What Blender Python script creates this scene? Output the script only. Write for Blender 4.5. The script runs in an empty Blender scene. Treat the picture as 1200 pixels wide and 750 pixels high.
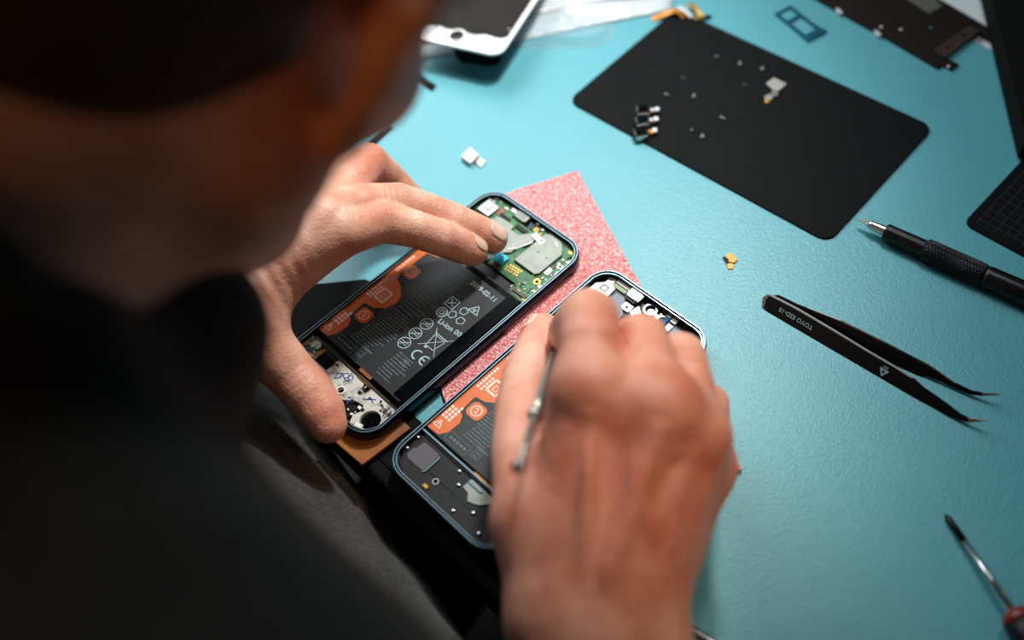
import bpy, math, random
import numpy as np
from mathutils import Vector, Matrix
from mathutils.geometry import tessellate_polygon

random.seed(7)
S = 0.001                      # everything below is written in millimetres
COL = bpy.context.scene.collection

# ------------------------------------------------------------------ camera geometry (35 mm lens, desk plane z = 0)
FPX = 1166.67
CAM = np.array([0.0, -301.476, 414.946])
ROT = np.array([[0.9880276, -0.1248131, -0.0906820],
                [0.1542775, 0.7993311, 0.5807480],
                [0.0, 0.5877853, -0.8090170]])      # rows: right, up, forward

def at(x, y, z=0.0):
    d = ROT.T @ np.array([(x-600)/FPX, -(y-375)/FPX, 1.0])
    t = (z-CAM[2])/d[2]
    p = CAM+t*d
    return np.array([p[0], p[1], z])

def on_plane(x, y, p0, n):
    d = ROT.T @ np.array([(x-600)/FPX, -(y-375)/FPX, 1.0])
    t = np.dot(np.array(p0)-CAM, n)/np.dot(d, n)
    return CAM+t*d

# ------------------------------------------------------------------ materials
def mat(name, col, rough=0.5, metal=0.0, spec=0.5, bump=None, var=None, coat=0.0, sss=0.0, aniso=0.0, sheen=0.0):
    m = bpy.data.materials.new(name); m.use_nodes = True
    nt = m.node_tree; b = nt.nodes['Principled BSDF']
    b.inputs['Base Color'].default_value = (*col, 1)
    b.inputs['Roughness'].default_value = rough
    b.inputs['Metallic'].default_value = metal
    b.inputs['Specular IOR Level'].default_value = spec
    b.inputs['Coat Weight'].default_value = coat
    b.inputs['Sheen Weight'].default_value = sheen
    tc = nt.nodes.new('ShaderNodeTexCoord')
    if bump:                                     # (scale per metre, strength, distance m)
        last = None
        for sc, st, di in (bump if isinstance(bump, list) else [bump]):
            n = nt.nodes.new('ShaderNodeTexNoise'); n.inputs['Scale'].default_value = sc
            n.inputs['Detail'].default_value = 3
            nt.links.new(tc.outputs['Object'], n.inputs['Vector'])
            bu = nt.nodes.new('ShaderNodeBump'); bu.inputs['Strength'].default_value = st
            bu.inputs['Distance'].default_value = di
            nt.links.new(n.outputs['Fac'], bu.inputs['Height'])
            if last: nt.links.new(last.outputs['Normal'], bu.inputs['Normal'])
            last = bu
        nt.links.new(last.outputs['Normal'], b.inputs['Normal'])
    if var:                                      # (scale, colour2, lo, hi)
        sc, c2, lo, hi = var
        n = nt.nodes.new('ShaderNodeTexNoise'); n.inputs['Scale'].default_value = sc
        n.inputs['Detail'].default_value = 4
        nt.links.new(tc.outputs['Object'], n.inputs['Vector'])
        r = nt.nodes.new('ShaderNodeValToRGB')
        r.color_ramp.elements[0].position = lo; r.color_ramp.elements[1].position = hi
        r.color_ramp.elements[0].color = (*col, 1); r.color_ramp.elements[1].color = (*c2, 1)
        nt.links.new(n.outputs['Fac'], r.inputs['Fac'])
        nt.links.new(r.outputs['Color'], b.inputs['Base Color'])
    return m

def c(r, g, b):                                  # sRGB 0-255 to linear
    f = lambda v: (v/255/12.92) if v/255 <= .04045 else ((v/255+.055)/1.055)**2.4
    return (f(r), f(g), f(b))

M = {}
M['mat_blue'] = mat('blue_silicone', c(84, 160, 172), .36, spec=.5, bump=[(1000, .4, .0007), (380, .2, .0009)], var=(14, c(90, 165, 177), .3, .7))
M['desk'] = mat('desk_laminate', c(205, 215, 220), .5)
M['wood'] = mat('desk_wood', c(160, 94, 30), .6, var=(60, c(120, 68, 20), .35, .65), bump=(300, .1, .0005))
M['blackmat'] = mat('black_rubber', c(11, 13, 14), .7, spec=.1, bump=(2500, .15, .0002))
M['black'] = mat('black_plastic', c(9, 11, 13), .45, spec=.25)
M['blackmatte'] = mat('black_matte', c(9, 9, 10), .75, spec=.12)
M['gloss'] = mat('black_gloss', c(5, 7, 9), .12, coat=.3)
M['midmetal'] = mat('dark_midframe', c(30, 34, 38), .45, metal=.5)
M['frameblue'] = mat('blue_anodised_frame', c(10, 36, 56), .2, metal=.85)
M['frameteal'] = mat('teal_anodised_frame', c(12, 48, 64), .2, metal=.85)
M['rim'] = mat('polished_rim', c(120, 142, 152), .32, metal=1)
M['steel'] = mat('steel', c(190, 192, 192), .28, metal=1)
M['steelbrush'] = mat('brushed_steel', c(176, 176, 168), .4, metal=.9, bump=(600, .05, .0003))
M['shield'] = mat('tinned_shield', c(134, 140, 132), .5, metal=.4, bump=(300, .12, .0003), var=(180, c(118, 125, 118), .35, .7))
M['silverpart'] = mat('silver_part', c(205, 210, 210), .35, metal=.4)
M['gold'] = mat('gold_contact', c(215, 170, 85), .3, metal=.8)
M['goldflex'] = mat('gold_flex', c(190, 120, 25), .35, metal=.3)
M['brownflex'] = mat('brown_flex', c(130, 78, 30), .4)
M['pcb'] = mat('green_pcb', c(10, 80, 32), .35, var=(420, c(34, 118, 52), .42, .6), bump=(1500, .3, .0002))
M['whitepl'] = mat('white_plastic', c(225, 228, 224), .45)
M['whitebracket'] = mat('white_bracket', c(205, 214, 216), .4, metal=.2)
M['ink'] = mat('blue_ink', c(22, 42, 135), .6)
M['cell'] = mat('battery_wrap', c(24, 31, 34), .45, spec=.35, bump=(90, .05, .001))
M['orange'] = mat('orange_label', c(214, 100, 26), .4)
M['print'] = mat('pale_print', c(165, 195, 205), .6)
M['finep'] = mat('grey_print', c(92, 110, 118), .6)
M['oprint'] = mat('label_print', c(250, 225, 205), .6)
M['cyan'] = mat('cyan_tape', c(0, 190, 225), .4)
M['sticker'] = mat('white_sticker', c(235, 238, 238), .5)
M['blueflex'] = mat('blue_flex', c(20, 90, 150), .35)
M['greypad'] = mat('grey_mesh_pad', c(88, 84, 90), .75, bump=(3000, .3, .0002))
M['lens'] = mat('lens_glass', c(6, 8, 14), .05, coat=1)
M['whitegloss'] = mat('white_glass', c(240, 243, 243), .2)
M['tray'] = mat('blue_tray', c(18, 92, 118), .35, metal=.4)
M['tweez'] = mat('black_coating', c(9, 10, 12), .38, spec=.35)
M['knurl'] = mat('black_aluminium', c(20, 21, 23), .36, metal=.4)
M['red'] = mat('dark_red_handle', c(120, 18, 14), .4)
M['brownplate'] = mat('dark_brown_plate', c(24, 17, 14), .6, metal=.1, spec=.2)
M['brownplate2'] = mat('brown_bracket', c(66, 54, 50), .45, metal=.4)
M['sweater'] = mat('grey_knit', c(62, 62, 60), .95, spec=.1, bump=[(1400, .8, .0008), (500, .5, .001), (60, .4, .004)], var=(500, c(44, 44, 43), .4, .6), sheen=.2)
M['trousers'] = mat('dark_denim', c(18, 19, 24), .9, spec=.1)
M['hair'] = mat('dark_brown_hair', c(26, 18, 13), .6, bump=(900, .8, .001))
M['nail'] = mat('fingernail', c(222, 190, 172), .3, spec=.5)
M['floor'] = mat('floor_dark', c(40, 36, 34), .6, var=(3, c(55, 48, 44), .4, .6))
M['eye'] = mat('eye_white', c(220, 215, 210), .2)

def pink_material():
    m = mat('pink_foam', c(226, 92, 104), .38, spec=.6)
    nt = m.node_tree; b = nt.nodes['Principled BSDF']; tc = [n for n in nt.nodes if n.type == 'TEX_COORD'][0]
    v = nt.nodes.new('ShaderNodeTexVoronoi'); v.inputs['Scale'].default_value = 900
    n = nt.nodes.new('ShaderNodeTexNoise'); n.inputs['Scale'].default_value = 1100; n.inputs['Detail'].default_value = 6
    nt.links.new(tc.outputs['Object'], v.inputs['Vector']); nt.links.new(tc.outputs['Object'], n.inputs['Vector'])
    r = nt.nodes.new('ShaderNodeValToRGB')
    r.color_ramp.elements[0].position = .46; r.color_ramp.elements[1].position = .66
    r.color_ramp.elements[0].color = (*c(228, 108, 108), 1); r.color_ramp.elements[1].color = (*c(255, 226, 224), 1)
    nt.links.new(n.outputs['Fac'], r.inputs['Fac']); nt.links.new(r.outputs['Color'], b.inputs['Base Color'])
    bu = nt.nodes.new('ShaderNodeBump'); bu.inputs['Strength'].default_value = .9; bu.inputs['Distance'].default_value = .0009
    nt.links.new(v.outputs['Distance'], bu.inputs['Height']); nt.links.new(bu.outputs['Normal'], b.inputs['Normal'])
    return m
M['pink'] = pink_material()

def clear_material(name, tint, trans, rough, milk=(.8, .85, .88)):
    m = bpy.data.materials.new(name); m.use_nodes = True
    nt = m.node_tree; nt.nodes.remove(nt.nodes['Principled BSDF']); out = nt.nodes['Material Output']
    t = nt.nodes.new('ShaderNodeBsdfTransparent'); t.inputs['Color'].default_value = (*tint, 1)
    p = nt.nodes.new('ShaderNodeBsdfPrincipled'); p.inputs['Base Color'].default_value = (*milk, 1)
    p.inputs['Roughness'].default_value = rough
    tc = nt.nodes.new('ShaderNodeTexCoord')
    n = nt.nodes.new('ShaderNodeTexNoise'); n.inputs['Scale'].default_value = 45; n.inputs['Distortion'].default_value = 1.5
    nt.links.new(tc.outputs['Object'], n.inputs['Vector'])
    bu = nt.nodes.new('ShaderNodeBump'); bu.inputs['Strength'].default_value = .5; bu.inputs['Distance'].default_value = .003
    nt.links.new(n.outputs['Fac'], bu.inputs['Height']); nt.links.new(bu.outputs['Normal'], p.inputs['Normal'])
    mx = nt.nodes.new('ShaderNodeMixShader'); mx.inputs['Fac'].default_value = 1-trans
    nt.links.new(t.outputs[0], mx.inputs[1]); nt.links.new(p.outputs[0], mx.inputs[2]); nt.links.new(mx.outputs[0], out.inputs['Surface'])
    return m
M['bag'] = clear_material('milky_polythene', (.93, .97, .98), .38, .22)
M['blister'] = clear_material('clear_blister', (.93, .97, .98), .86, .08)

def skin_material():
    m = mat('skin', c(205, 140, 112), .47, spec=.42)
    nt = m.node_tree; b = nt.nodes['Principled BSDF']; tc = [n for n in nt.nodes if n.type == 'TEX_COORD'][0]
    L = nt.links.new
    b.inputs['Subsurface Weight'].default_value = .22
    b.inputs['Subsurface Radius'].default_value = (.0035, .0013, .0007)
    b.inputs['Subsurface Scale'].default_value = 1.0
    n = nt.nodes.new('ShaderNodeTexNoise'); n.inputs['Scale'].default_value = 60; n.inputs['Detail'].default_value = 5
    L(tc.outputs['Object'], n.inputs['Vector'])
    r = nt.nodes.new('ShaderNodeValToRGB')
    r.color_ramp.elements[0].position = .35; r.color_ramp.elements[1].position = .68
    r.color_ramp.elements[0].color = (*c(202, 140, 114), 1); r.color_ramp.elements[1].color = (*c(230, 182, 160), 1)
    L(n.outputs['Fac'], r.inputs['Fac'])
    a = nt.nodes.new('ShaderNodeAttribute'); a.attribute_name = 'flush'
    mx = nt.nodes.new('ShaderNodeMix'); mx.data_type = 'RGBA'
    L(a.outputs['Fac'], mx.inputs['Factor']); L(r.outputs['Color'], mx.inputs[6]); mx.inputs[7].default_value = (*c(205, 92, 58), 1)
    L(mx.outputs[2], b.inputs['Base Color'])
    last = None
    for sc, st, di, ty in ((750, .35, .0005, 'V'), (1800, .25, .0003, 'N'), (130, .3, .0014, 'N')):
        t = nt.nodes.new('ShaderNodeTexVoronoi' if ty == 'V' else 'ShaderNodeTexNoise'); t.inputs['Scale'].default_value = sc
        L(tc.outputs['Object'], t.inputs['Vector'])
        bu = nt.nodes.new('ShaderNodeBump'); bu.inputs['Strength'].default_value = st; bu.inputs['Distance'].default_value = di
        L(t.outputs[0], bu.inputs['Height'])
        if last: L(last.outputs['Normal'], bu.inputs['Normal'])
        last = bu
    L(last.outputs['Normal'], b.inputs['Normal'])
    return m
M['skin'] = skin_material()

# ------------------------------------------------------------------ mesh builder
def rrect(w, h, r, inset=0, n=8, cx=0, cy=0):
    """rounded rectangle, counter-clockwise"""
    w2, h2, r = w/2-inset, h/2-inset, max(r-inset, .05)
    pts = []
    for (sx, sy, a0) in ((1, 1, 0), (-1, 1, 90), (-1, -1, 180), (1, -1, 270)):
        for k in range(n+1):
            a = math.radians(a0+90*k/n)
            pts.append((cx+sx*(w2-r)+r*math.cos(a), cy+sy*(h2-r)+r*math.sin(a)))
    return pts

def circle(cx, cy, r, n=20):
    return [(cx+r*math.cos(2*math.pi*k/n), cy+r*math.sin(2*math.pi*k/n)) for k in range(n)]

def area2(p):
    return sum(p[i][0]*p[(i+1) % len(p)][1]-p[(i+1) % len(p)][0]*p[i][1] for i in range(len(p)))

class MB:
    def __init__(s): s.v = []; s.f = []
    def add(s, vs, fs):
        o = len(s.v); s.v += [tuple(map(float, p)) for p in vs]; s.f += [tuple(i+o for i in f) for f in fs]; return s
    def prism(s, pts, z0, z1, holes=(), fn=None):
        loops = [list(pts) if area2(pts) > 0 else list(pts)[::-1]]+[list(h)[::-1] if area2(h) > 0 else list(h) for h in holes]
        tris = tessellate_polygon([[Vector((p[0], p[1], 0)) for p in l] for l in loops])
        flat = [p for l in loops for p in l]; n = len(flat)
        vs = [(p[0], p[1], z0) for p in flat]+[(p[0], p[1], z1) for p in flat]
        fs = []
        for t in tris:
            a, b, d = (flat[i] for i in t)
            cr = (b[0]-a[0])*(d[1]-a[1])-(b[1]-a[1])*(d[0]-a[0])
            t = tuple(t) if cr > 0 else tuple(t)[::-1]
            fs.append(tuple(i+n for i in t)); fs.append(t[::-1])
        o = 0
        for l in loops:
            m = len(l)
            for i in range(m):
                j = (i+1) % m; fs.append((o+i, o+j, o+j+n, o+i+n))
            o += m
        if fn: vs = [fn(p) for p in vs]
        return s.add(vs, fs)
    def box(s, cx, cy, z0, sx, sy, sz, rot=0):
        cs, sn = math.cos(math.radians(rot)), math.sin(math.radians(rot))
        p = [(cx+cs*x-sn*y, cy+sn*x+cs*y) for x, y in ((-sx/2, -sy/2), (sx/2, -sy/2), (sx/2, sy/2), (-sx/2, sy/2))]
        return s.prism(p, z0, z0+sz)
    def lathe(s, p0, p1, prof, seg=24, caps=True, disp=None):
        """prof: list of (t mm along axis from p0, radius)"""
        p0 = np.array(p0, float); d = np.array(p1, float)-p0; d /= np.linalg.norm(d)
        u = np.cross(d, (0, 0, 1.0));
        if np.linalg.norm(u) < 1e-6: u = np.array((1.0, 0, 0))
        u /= np.linalg.norm(u); w = np.cross(d, u)
        vs = []; fs = []
        for i, (t, r) in enumerate(prof):
            for k in range(seg):
                a = 2*math.pi*k/seg; rr = r+(disp(t, a) if disp else 0)
                vs.append(p0+d*t+rr*(math.cos(a)*u+math.sin(a)*w))
        for i in range(len(prof)-1):
            for k in range(seg):
                k2 = (k+1) % seg
                fs.append((i*seg+k, i*seg+k2, (i+1)*seg+k2, (i+1)*seg+k))
        if caps: fs.append(tuple(range(seg))[::-1]); fs.append(tuple((len(prof)-1)*seg+k for k in range(seg)))
        return s.add(vs, fs)
    def cyl(s, p0, p1, r0, r1=None, seg=16):
        r1 = r0 if r1 is None else r1
        L = float(np.linalg.norm(np.array(p1, float)-np.array(p0, float)))
        return s.lathe(p0, p1, [(0, r0), (L, r1)], seg)
    def sweep(s, path, prof, closed=True):
        """path: list of loops-of-points: prof list -> path(inset) ; each ring a closed loop of points"""
        rings = path; n = len(rings[0]); m = len(rings)
        vs = [p for r in rings for p in r]; fs = []
        for i in range(m if closed else m-1):
            j = (i+1) % m
            for k in range(n):
                k2 = (k+1) % n; fs.append((i*n+k, i*n+k2, j*n+k2, j*n+k))
        return s.add(vs, fs)
    def ribbon(s, path, width, th, wdir=None):
        """flat strip following a 3-D path; width direction horizontal and across the path unless given"""
        P = [np.array(p, float) for p in path]; vs = []; fs = []
        for i, p in enumerate(P):
            t = P[min(i+1, len(P)-1)]-P[max(i-1, 0)]; t /= np.linalg.norm(t)
            w = np.array(wdir, float) if wdir is not None else np.cross((0, 0, 1.0), t)
            w /= (np.linalg.norm(w)+1e-9); n = np.cross(t, w); n /= (np.linalg.norm(n)+1e-9)
            ww = width[i] if isinstance(width, (list, tuple)) else width
            for a, b in ((-1, -1), (1, -1), (1, 1), (-1, 1)): vs.append(p+w*a*ww/2+n*b*th/2)
        for i in range(len(P)-1):
            for k in range(4): k2 = (k+1) % 4; fs.append((i*4+k, i*4+k2, i*4+4+k2, i*4+4+k))
        fs.append((3, 2, 1, 0)); e = (len(P)-1)*4; fs.append((e, e+1, e+2, e+3))
        return s.add(vs, fs)
    def text(s, txt, size, x, y, z, rot=0, th=.05, fn=None, bold=0.0):
        cu = bpy.data.curves.new('t', 'FONT'); cu.body = txt; cu.size = size; cu.extrude = th/2
        cu.align_x = 'CENTER'; cu.align_y = 'CENTER'; cu.resolution_u = 2; cu.offset = bold
        o = bpy.data.objects.new('t', cu); me = o.to_mesh()
        cs, sn = math.cos(math.radians(rot)), math.sin(math.radians(rot))
        vs = [(x+cs*v.co.x-sn*v.co.y, y+sn*v.co.x+cs*v.co.y, z+v.co.z+th/2) for v in me.vertices]
        if fn: vs = [fn(p) for p in vs]
        fs = [tuple(p.vertices) for p in me.polygons]
        s.add(vs, fs); o.to_mesh_clear(); bpy.data.objects.remove(o); bpy.data.curves.remove(cu)
        return s
    def build(s, name, m, parent=None, smooth=False, bevel=0, seg=2, loc=None):
        me = bpy.data.meshes.new(name)
        if loc is not None: vs = [((p[0]-loc[0])*S, (p[1]-loc[1])*S, (p[2]-loc[2])*S) for p in s.v]
        else: vs = [(p[0]*S, p[1]*S, p[2]*S) for p in s.v]
        me.from_pydata(vs, [], s.f); me.materials.append(m); me.update()
        if smooth:
            me.polygons.foreach_set('use_smooth', [True]*len(me.polygons))
        o = bpy.data.objects.new(name, me); COL.objects.link(o)
        if loc is not None: o.location = (loc[0]*S, loc[1]*S, loc[2]*S)
        if parent: o.parent = parent
        if bevel:
            b = o.modifiers.new('bevel', 'BEVEL'); b.width = bevel*S; b.segments = seg; b.limit_method = 'ANGLE'; b.angle_limit = math.radians(40)
        return o

def tag(o, label=None, cat=None, group=None, kind=None):
    if label: o['label'] = label
    if cat: o['category'] = cat
    if group: o['group'] = group
    if kind: o['kind'] = kind
    return o

def empty(name, loc=(0, 0, 0), rz=0.0, **kw):
    o = bpy.data.objects.new(name, None); COL.objects.link(o)
    o.location = (loc[0]*S, loc[1]*S, loc[2]*S); o.rotation_euler = (0, 0, rz); o.empty_display_size = .01
    return tag(o, **kw)

# ------------------------------------------------------------------ the setting: floor, desk, mat
MB().box(0, 0, -760, 5000, 5000, 20).build('floor', M['floor'])['kind'] = 'structure'

E_DIR = np.array([.597, -.802]); N_DIR = np.array([.802, .597])       # along the near desk edge; away from the person
NEAR = np.array([-54.8, -47.4])
def desk_pt(a, b): return tuple(NEAR+E_DIR*a+N_DIR*b)                  # a along, b away from the mat's near edge
desk = empty('workbench', (*desk_pt(0, 300), -750), label='pale workbench top with front edge blackened to fill the dark gap, under the blue mat', cat='desk')
def at_child(mb, name, m, par, **k):
    o = mb.build(name, m, par, **k); l = par.location; o.location = (-l[0], -l[1], -l[2]); return o
at_child(MB().prism([desk_pt(-620, -26), desk_pt(620, -26), desk_pt(620, 760), desk_pt(-620, 760)], -30, -2), 'worktop', M['desk'], desk, bevel=1.5)
at_child(MB().prism([desk_pt(-620, -34), desk_pt(620, -34), desk_pt(620, -26.2), desk_pt(-620, -26.2)], -34, -1.6), 'edge_trim', M['blackmatte'], desk, bevel=2)  # trim coloured black to carry the dark gap below the phones
at_child(MB().prism([desk_pt(-620, -26), desk_pt(620, -26), desk_pt(620, -1), desk_pt(-620, -1)], -2, -1.5), 'edge_veneer', M['blackmatte'], desk)  # blackened with the trim, for the same dark gap
for a in (-580, 580):
    for b in (20, 720):
        x, y = desk_pt(a, b); at_child(MB().box(x, y, -750, 50, 50, 719.9), 'leg', M['blackmatte'], desk)
wm = MB()
cor = [desk_pt(-560, 0), desk_pt(560, 0), desk_pt(560, 406), desk_pt(-560, 406)]
wm.prism(cor, -1.9, 0)
tag(wm.build('work_mat', M['mat_blue'], bevel=.6, loc=(*desk_pt(0, 200), -2)), 'large light blue silicone repair mat covering the bench', 'mat')

sheet_px = [(236, 345), (300, 336), (377, 333), (428, 328), (470, 345), (520, 400), (486, 487), (540, 580), (640, 730), (590, 750)]  # outline of a black sheet added to fill the dark area
_p = [tuple(at(x, y)[:2]) for x, y in sheet_px][:9]+[desk_pt(128, -14), desk_pt(-80, -14)]
tag(MB().prism(_p, .03, .6).build('dark_fill_sheet', M['blackmatte'], loc=at(420, 420)), 'thin black sheet added to fill the dark area along the bench front beneath both phones', 'sheet')
tag(MB().prism([desk_pt(-26, -37), desk_pt(4, -35), desk_pt(6, -6), desk_pt(-22, -6)], .65, 2.4).build('wooden_block', M['wood'], loc=(*desk_pt(-20, -20), .65), bevel=.5),
    'orange wooden strip sticking out below the lower end of the left phone', 'wood strip')
# ------------------------------------------------------------------ pink foam sheet
def foam():
    A, B, C_, D = np.array((50.2, 95.2)), np.array((92.5, -104)), np.array((-22, -112)), np.array((-51, 71))
    A2 = at(677, 203)[:2]; K = at(519.5, 466)[:2]; K2 = at(516, 449)[:2]
    out = [A2, (13.7, 88), D, (K2[0], K2[1]), (K[0], K[1]), (-22, -112), B]
    out = [tuple(p) for p in out]
    m = MB(); m.prism(out, .05, 2.5)
    o = m.build('foam_sheet', M['pink'], loc=(20, -10, 0), bevel=.5)
    return tag(o, 'sparkling pink bubbly foam sheet lying under both opened phones', 'foam sheet')
foam()

# ------------------------------------------------------------------ phones
PW, PH = 73.4, 155.2
def phone_shell(name, fm, loc, rz, label):
    root = empty(name, (loc[0], loc[1], 2.5), rz, label=label, cat='phone')
    prof = [(1.6, 0), (.6, .5), (.1, 1.6), (0, 3.2), (0, 5.2), (.25, 6.8), (.75, 7.6), (1.2, 7.6), (1.25, 7.0), (2.3, 7.0), (2.3, 7.35), (2.7, 7.35), (2.7, 2.2), (1.6, 0)]
    def rings(pr): return [[(x, y, z) for x, y in rrect(PW, PH, 13, i, 10)] for i, z in pr]
    o = MB(); o.sweep(rings(prof[:-1]), None, closed=True); f = o.build('frame', fm, root, smooth=True)
    e = f.modifiers.new('split', 'EDGE_SPLIT'); e.split_angle = math.radians(35)
    t = MB(); t.sweep(rings([(.8, 7.55), (.85, 7.95), (1.3, 7.95), (1.35, 7.55)]), None); t.build('outer_rim', M['rim'], root)
    t = MB(); t.sweep(rings([(2.2, 7.3), (2.2, 7.62), (2.65, 7.62), (2.65, 7.3)]), None); t.build('inner_rim', M['rim'], root)
    MB().prism(rrect(PW, PH, 13, 2.75, 10), .8, 2.6).build('midframe', M['midmetal'], root)
    return root

def battery(root, full_print):
    Z = 6.2
    b = MB(); b.prism(rrect(65.5, 82, 1.5, 0, 3, -1.5, -10), 2.61, Z); bt = b.build('battery', M['cell'], root, bevel=.8)
    b = MB(); b.prism(rrect(7.5, 80, 1, 0, 3, 28.6, -10), Z, Z+.25); b.prism(rrect(60, 3, .5, 0, 3, -1, 28.8), Z, Z+.2)
    b.build('edge_tape', M['gloss'], bt)
    # orange label along the left edge with lobes
    o = MB(); z0, z1 = Z, Z+.12
    o.prism([(-34, -50.5), (-26.5, -50), (-24, -46), (-23.5, -39), (-25.5, -35.5), (-28, -34.5), (-28.5, -24), (-23, -23), (-17.5, -19), (-15.5, -13), (-17.5, -8),
             (-22.5, -4), (-27.5, -2), (-29, 2), (-28.5, 20), (-22, 22), (-18, 26), (-18, 29.5), (-34, 29.5)], z0, z1)
    o.prism(rrect(9, 8.4, 2.6, 0, 5, -22.3, -29.2), z0, z1+.03)
    o.prism(rrect(8.4, 8.4, 2.6, 0, 5, -25, 6), z0, z1+.03)
    ol = o.build('orange_label', M['orange'], bt)
    p = MB(); zt = Z+.16
    def line(x0, y0, x1, y1, w=.35):
        d = np.array((x1-x0, y1-y0)); L = np.linalg.norm(d); n = np.array((-d[1], d[0]))/L*w/2
        a, b_ = np.array((x0, y0)), np.array((x1, y1)); p.prism([tuple(a-n), tuple(b_-n), tuple(b_+n), tuple(a+n)], zt, zt+.05)
    def poly(pts, w=.35):
        for i in range(len(pts)): line(*pts[i], *pts[(i+1) % len(pts)], w)
    # warning triangle, blocks of characters, the numbered circles, the frame sign
    poly([(-33, -47.5), (-28.6, -47.5), (-30.8, -43.6)], .45); line(-30.8, -46.6, -30.8, -45, .5)
    for i in range(3):
        for j in range(4 if i < 2 else 5):
            p.box(-32.6+2.1*i, -41.2+2.05*j, zt, 1.35, 1.45, .05)
    for cx, cy, n in ((-22.3, -29.2, '2'), (-25, 6, '1')):
        p.prism(circle(cx, cy, 3.0, 24), zt+.04, zt+.09, [circle(cx, cy, 2.5, 24)]); p.text(n, 4.6, cx, cy, zt+.04, 20)
    poly([(-27.6, -17.6), (-21.4, -17.6), (-21.4, -10.6), (-27.6, -10.6)], 1.1); poly([(-25.4, -15.8), (-23, -15.8), (-23, -13), (-25.4, -13)], .4)
    for i in range(8): p.box(-31.9, -19+1.9*i, zt, 1.4, 1.3, .05)
    for i in range(5): p.box(-29.5, -19+1.9*i, zt, 1.3, 1.3, .05)
    for i in range(6): p.prism(circle(-32, 2+2.3*i, .95, 12), zt, zt+.05, [circle(-32, 2+2.3*i, .5, 12)])
    p.build('label_print', M['oprint'], ol)
    p = MB()
    # symbols and large characters in pale print
    for cx, cy in ((6.4, -26.5), (6.3, -18.9), (6.2, -11.2)):
        p.prism(circle(cx, cy, 3.5, 24), zt, zt+.05, [circle(cx, cy, 3.1, 24)])
        line(cx-2.2, cy-2.2, cx+2.2, cy+2.2, .3); line(cx-2.4, cy+.6, cx+2.4, cy+.6, .35); line(cx-2.4, cy-.7, cx+2.4, cy-.7, .35)
    p.prism(circle(6.6, -1, 3.1, 24), zt, zt+.05, [circle(6.6, -1, 2.4, 24)]); p.prism(circle(6.6, -1, 1.6, 20), zt, zt+.05, [circle(6.6, -1, .8, 16)])
    poly([(3.4, 3.6), (9.2, 3.6), (9.2, 9.4), (3.4, 9.4)], .5); line(4.6, 4.8, 8, 8.2, .8); line(4.6, 8.2, 8, 4.8, .8)
    p.prism(circle(6.3, 6.5, .9, 12), zt+.05, zt+.08)
    # three arrows round a bent-arrow triangle, and the resin triangle
    for k in range(3):
        a = math.radians(90+120*k); cx, cy = 14.8+3.6*math.cos(a), 3.4+3.6*math.sin(a)
        poly([(cx+2.4*math.cos(a+t), cy+2.4*math.sin(a+t)) for t in (0.3, 1.5, 2.7, 3.9, 5.1)], .4)
    poly([(15.5, 9.3), (21.8, 9.3), (18.6, 14.2)], .5); p.prism(circle(18.6, 10.9, 1, 12), zt, zt+.05, [circle(18.6, 10.9, .5, 10)])
    p.text('Li-ion 00', 4.3, 17, -5, zt, 4, bold=.05)
    # crossed-out bin
    poly([(15.4, -20), (20.8, -20), (21.8, -12.6), (14.4, -12.6)], .35); line(13.6, -11.6, 22.6, -11.6, .5)
    line(12, -22.5, 24.4, -9, .3); line(12, -9.2, 24.2, -22.6, .3); p.prism(circle(16.2, -20.6, 1, 12), zt, zt+.05)
    # CE as arcs
    def arc(cx, cy, r, a0, a1, w):
        n = 14; ou = [(cx+(r+w/2)*math.cos(math.radians(a0+(a1-a0)*k/n)), cy+(r+w/2)*math.sin(math.radians(a0+(a1-a0)*k/n))) for k in range(n+1)]
        inn = [(cx+(r-w/2)*math.cos(math.radians(a0+(a1-a0)*k/n)), cy+(r-w/2)*math.sin(math.radians(a0+(a1-a0)*k/n))) for k in range(n+1)]
        p.prism(ou+inn[::-1], zt, zt+.05)
    arc(16.8, -27, 2.6, 70, 290, .75); arc(22.4, -27, 2.6, 70, 290, .75); line(20.2, -27, 22.6, -27, .7)
    p.text('2019-02-11', 4.0, 13.2, 22.4, zt, 0, bold=.08)
    p.build('symbol_print', M['print'], bt)
    # rows of fine print too small to read
    p = MB(); rnd = random.Random(3)
    rows = [(-18, .5, y) for y in np.arange(-42, -14, 1.75)]+[(-14, 2, y) for y in np.arange(-13, 22, 2.3)]+[(8, 22, y) for y in np.arange(-47, -31, 1.9)]
    for x0, x1, y in rows:
        x = x0+rnd.random()*1.5; e = x1-rnd.random()*6
        while x < e:
            L = .5+rnd.random()*2.2; p.box(x+L/2, y, zt, L, .55, .04); x += L+.45
    poly([(-23.5, -49.5), (-9.5, -49.5), (-9.5, -44.6), (-23.5, -44.6)], .25)
    for i in range(5): p.box(-21+2.3*i, -47, zt, 1.5, 1.3, .04)
    poly([(-7.4, -47.5), (-3.4, -47.5), (-3.4, -41.4), (-7.4, -41.4)], .3); line(-6.6, -46.4, -4.2, -46.4, .5); line(-6.6, -44.4, -4.2, -44.4, .5); line(-6.6, -42.4, -4.2, -42.4, .5)
    line(13.8, -33, 17.4, -33, .5); line(13.8, -36, 17.4, -36, .5); line(15, -36, 15, -33, .4); line(16.4, -36, 16.4, -33, .4)
    p.build('fine_print', M['finep'], bt)
    return bt

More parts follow.
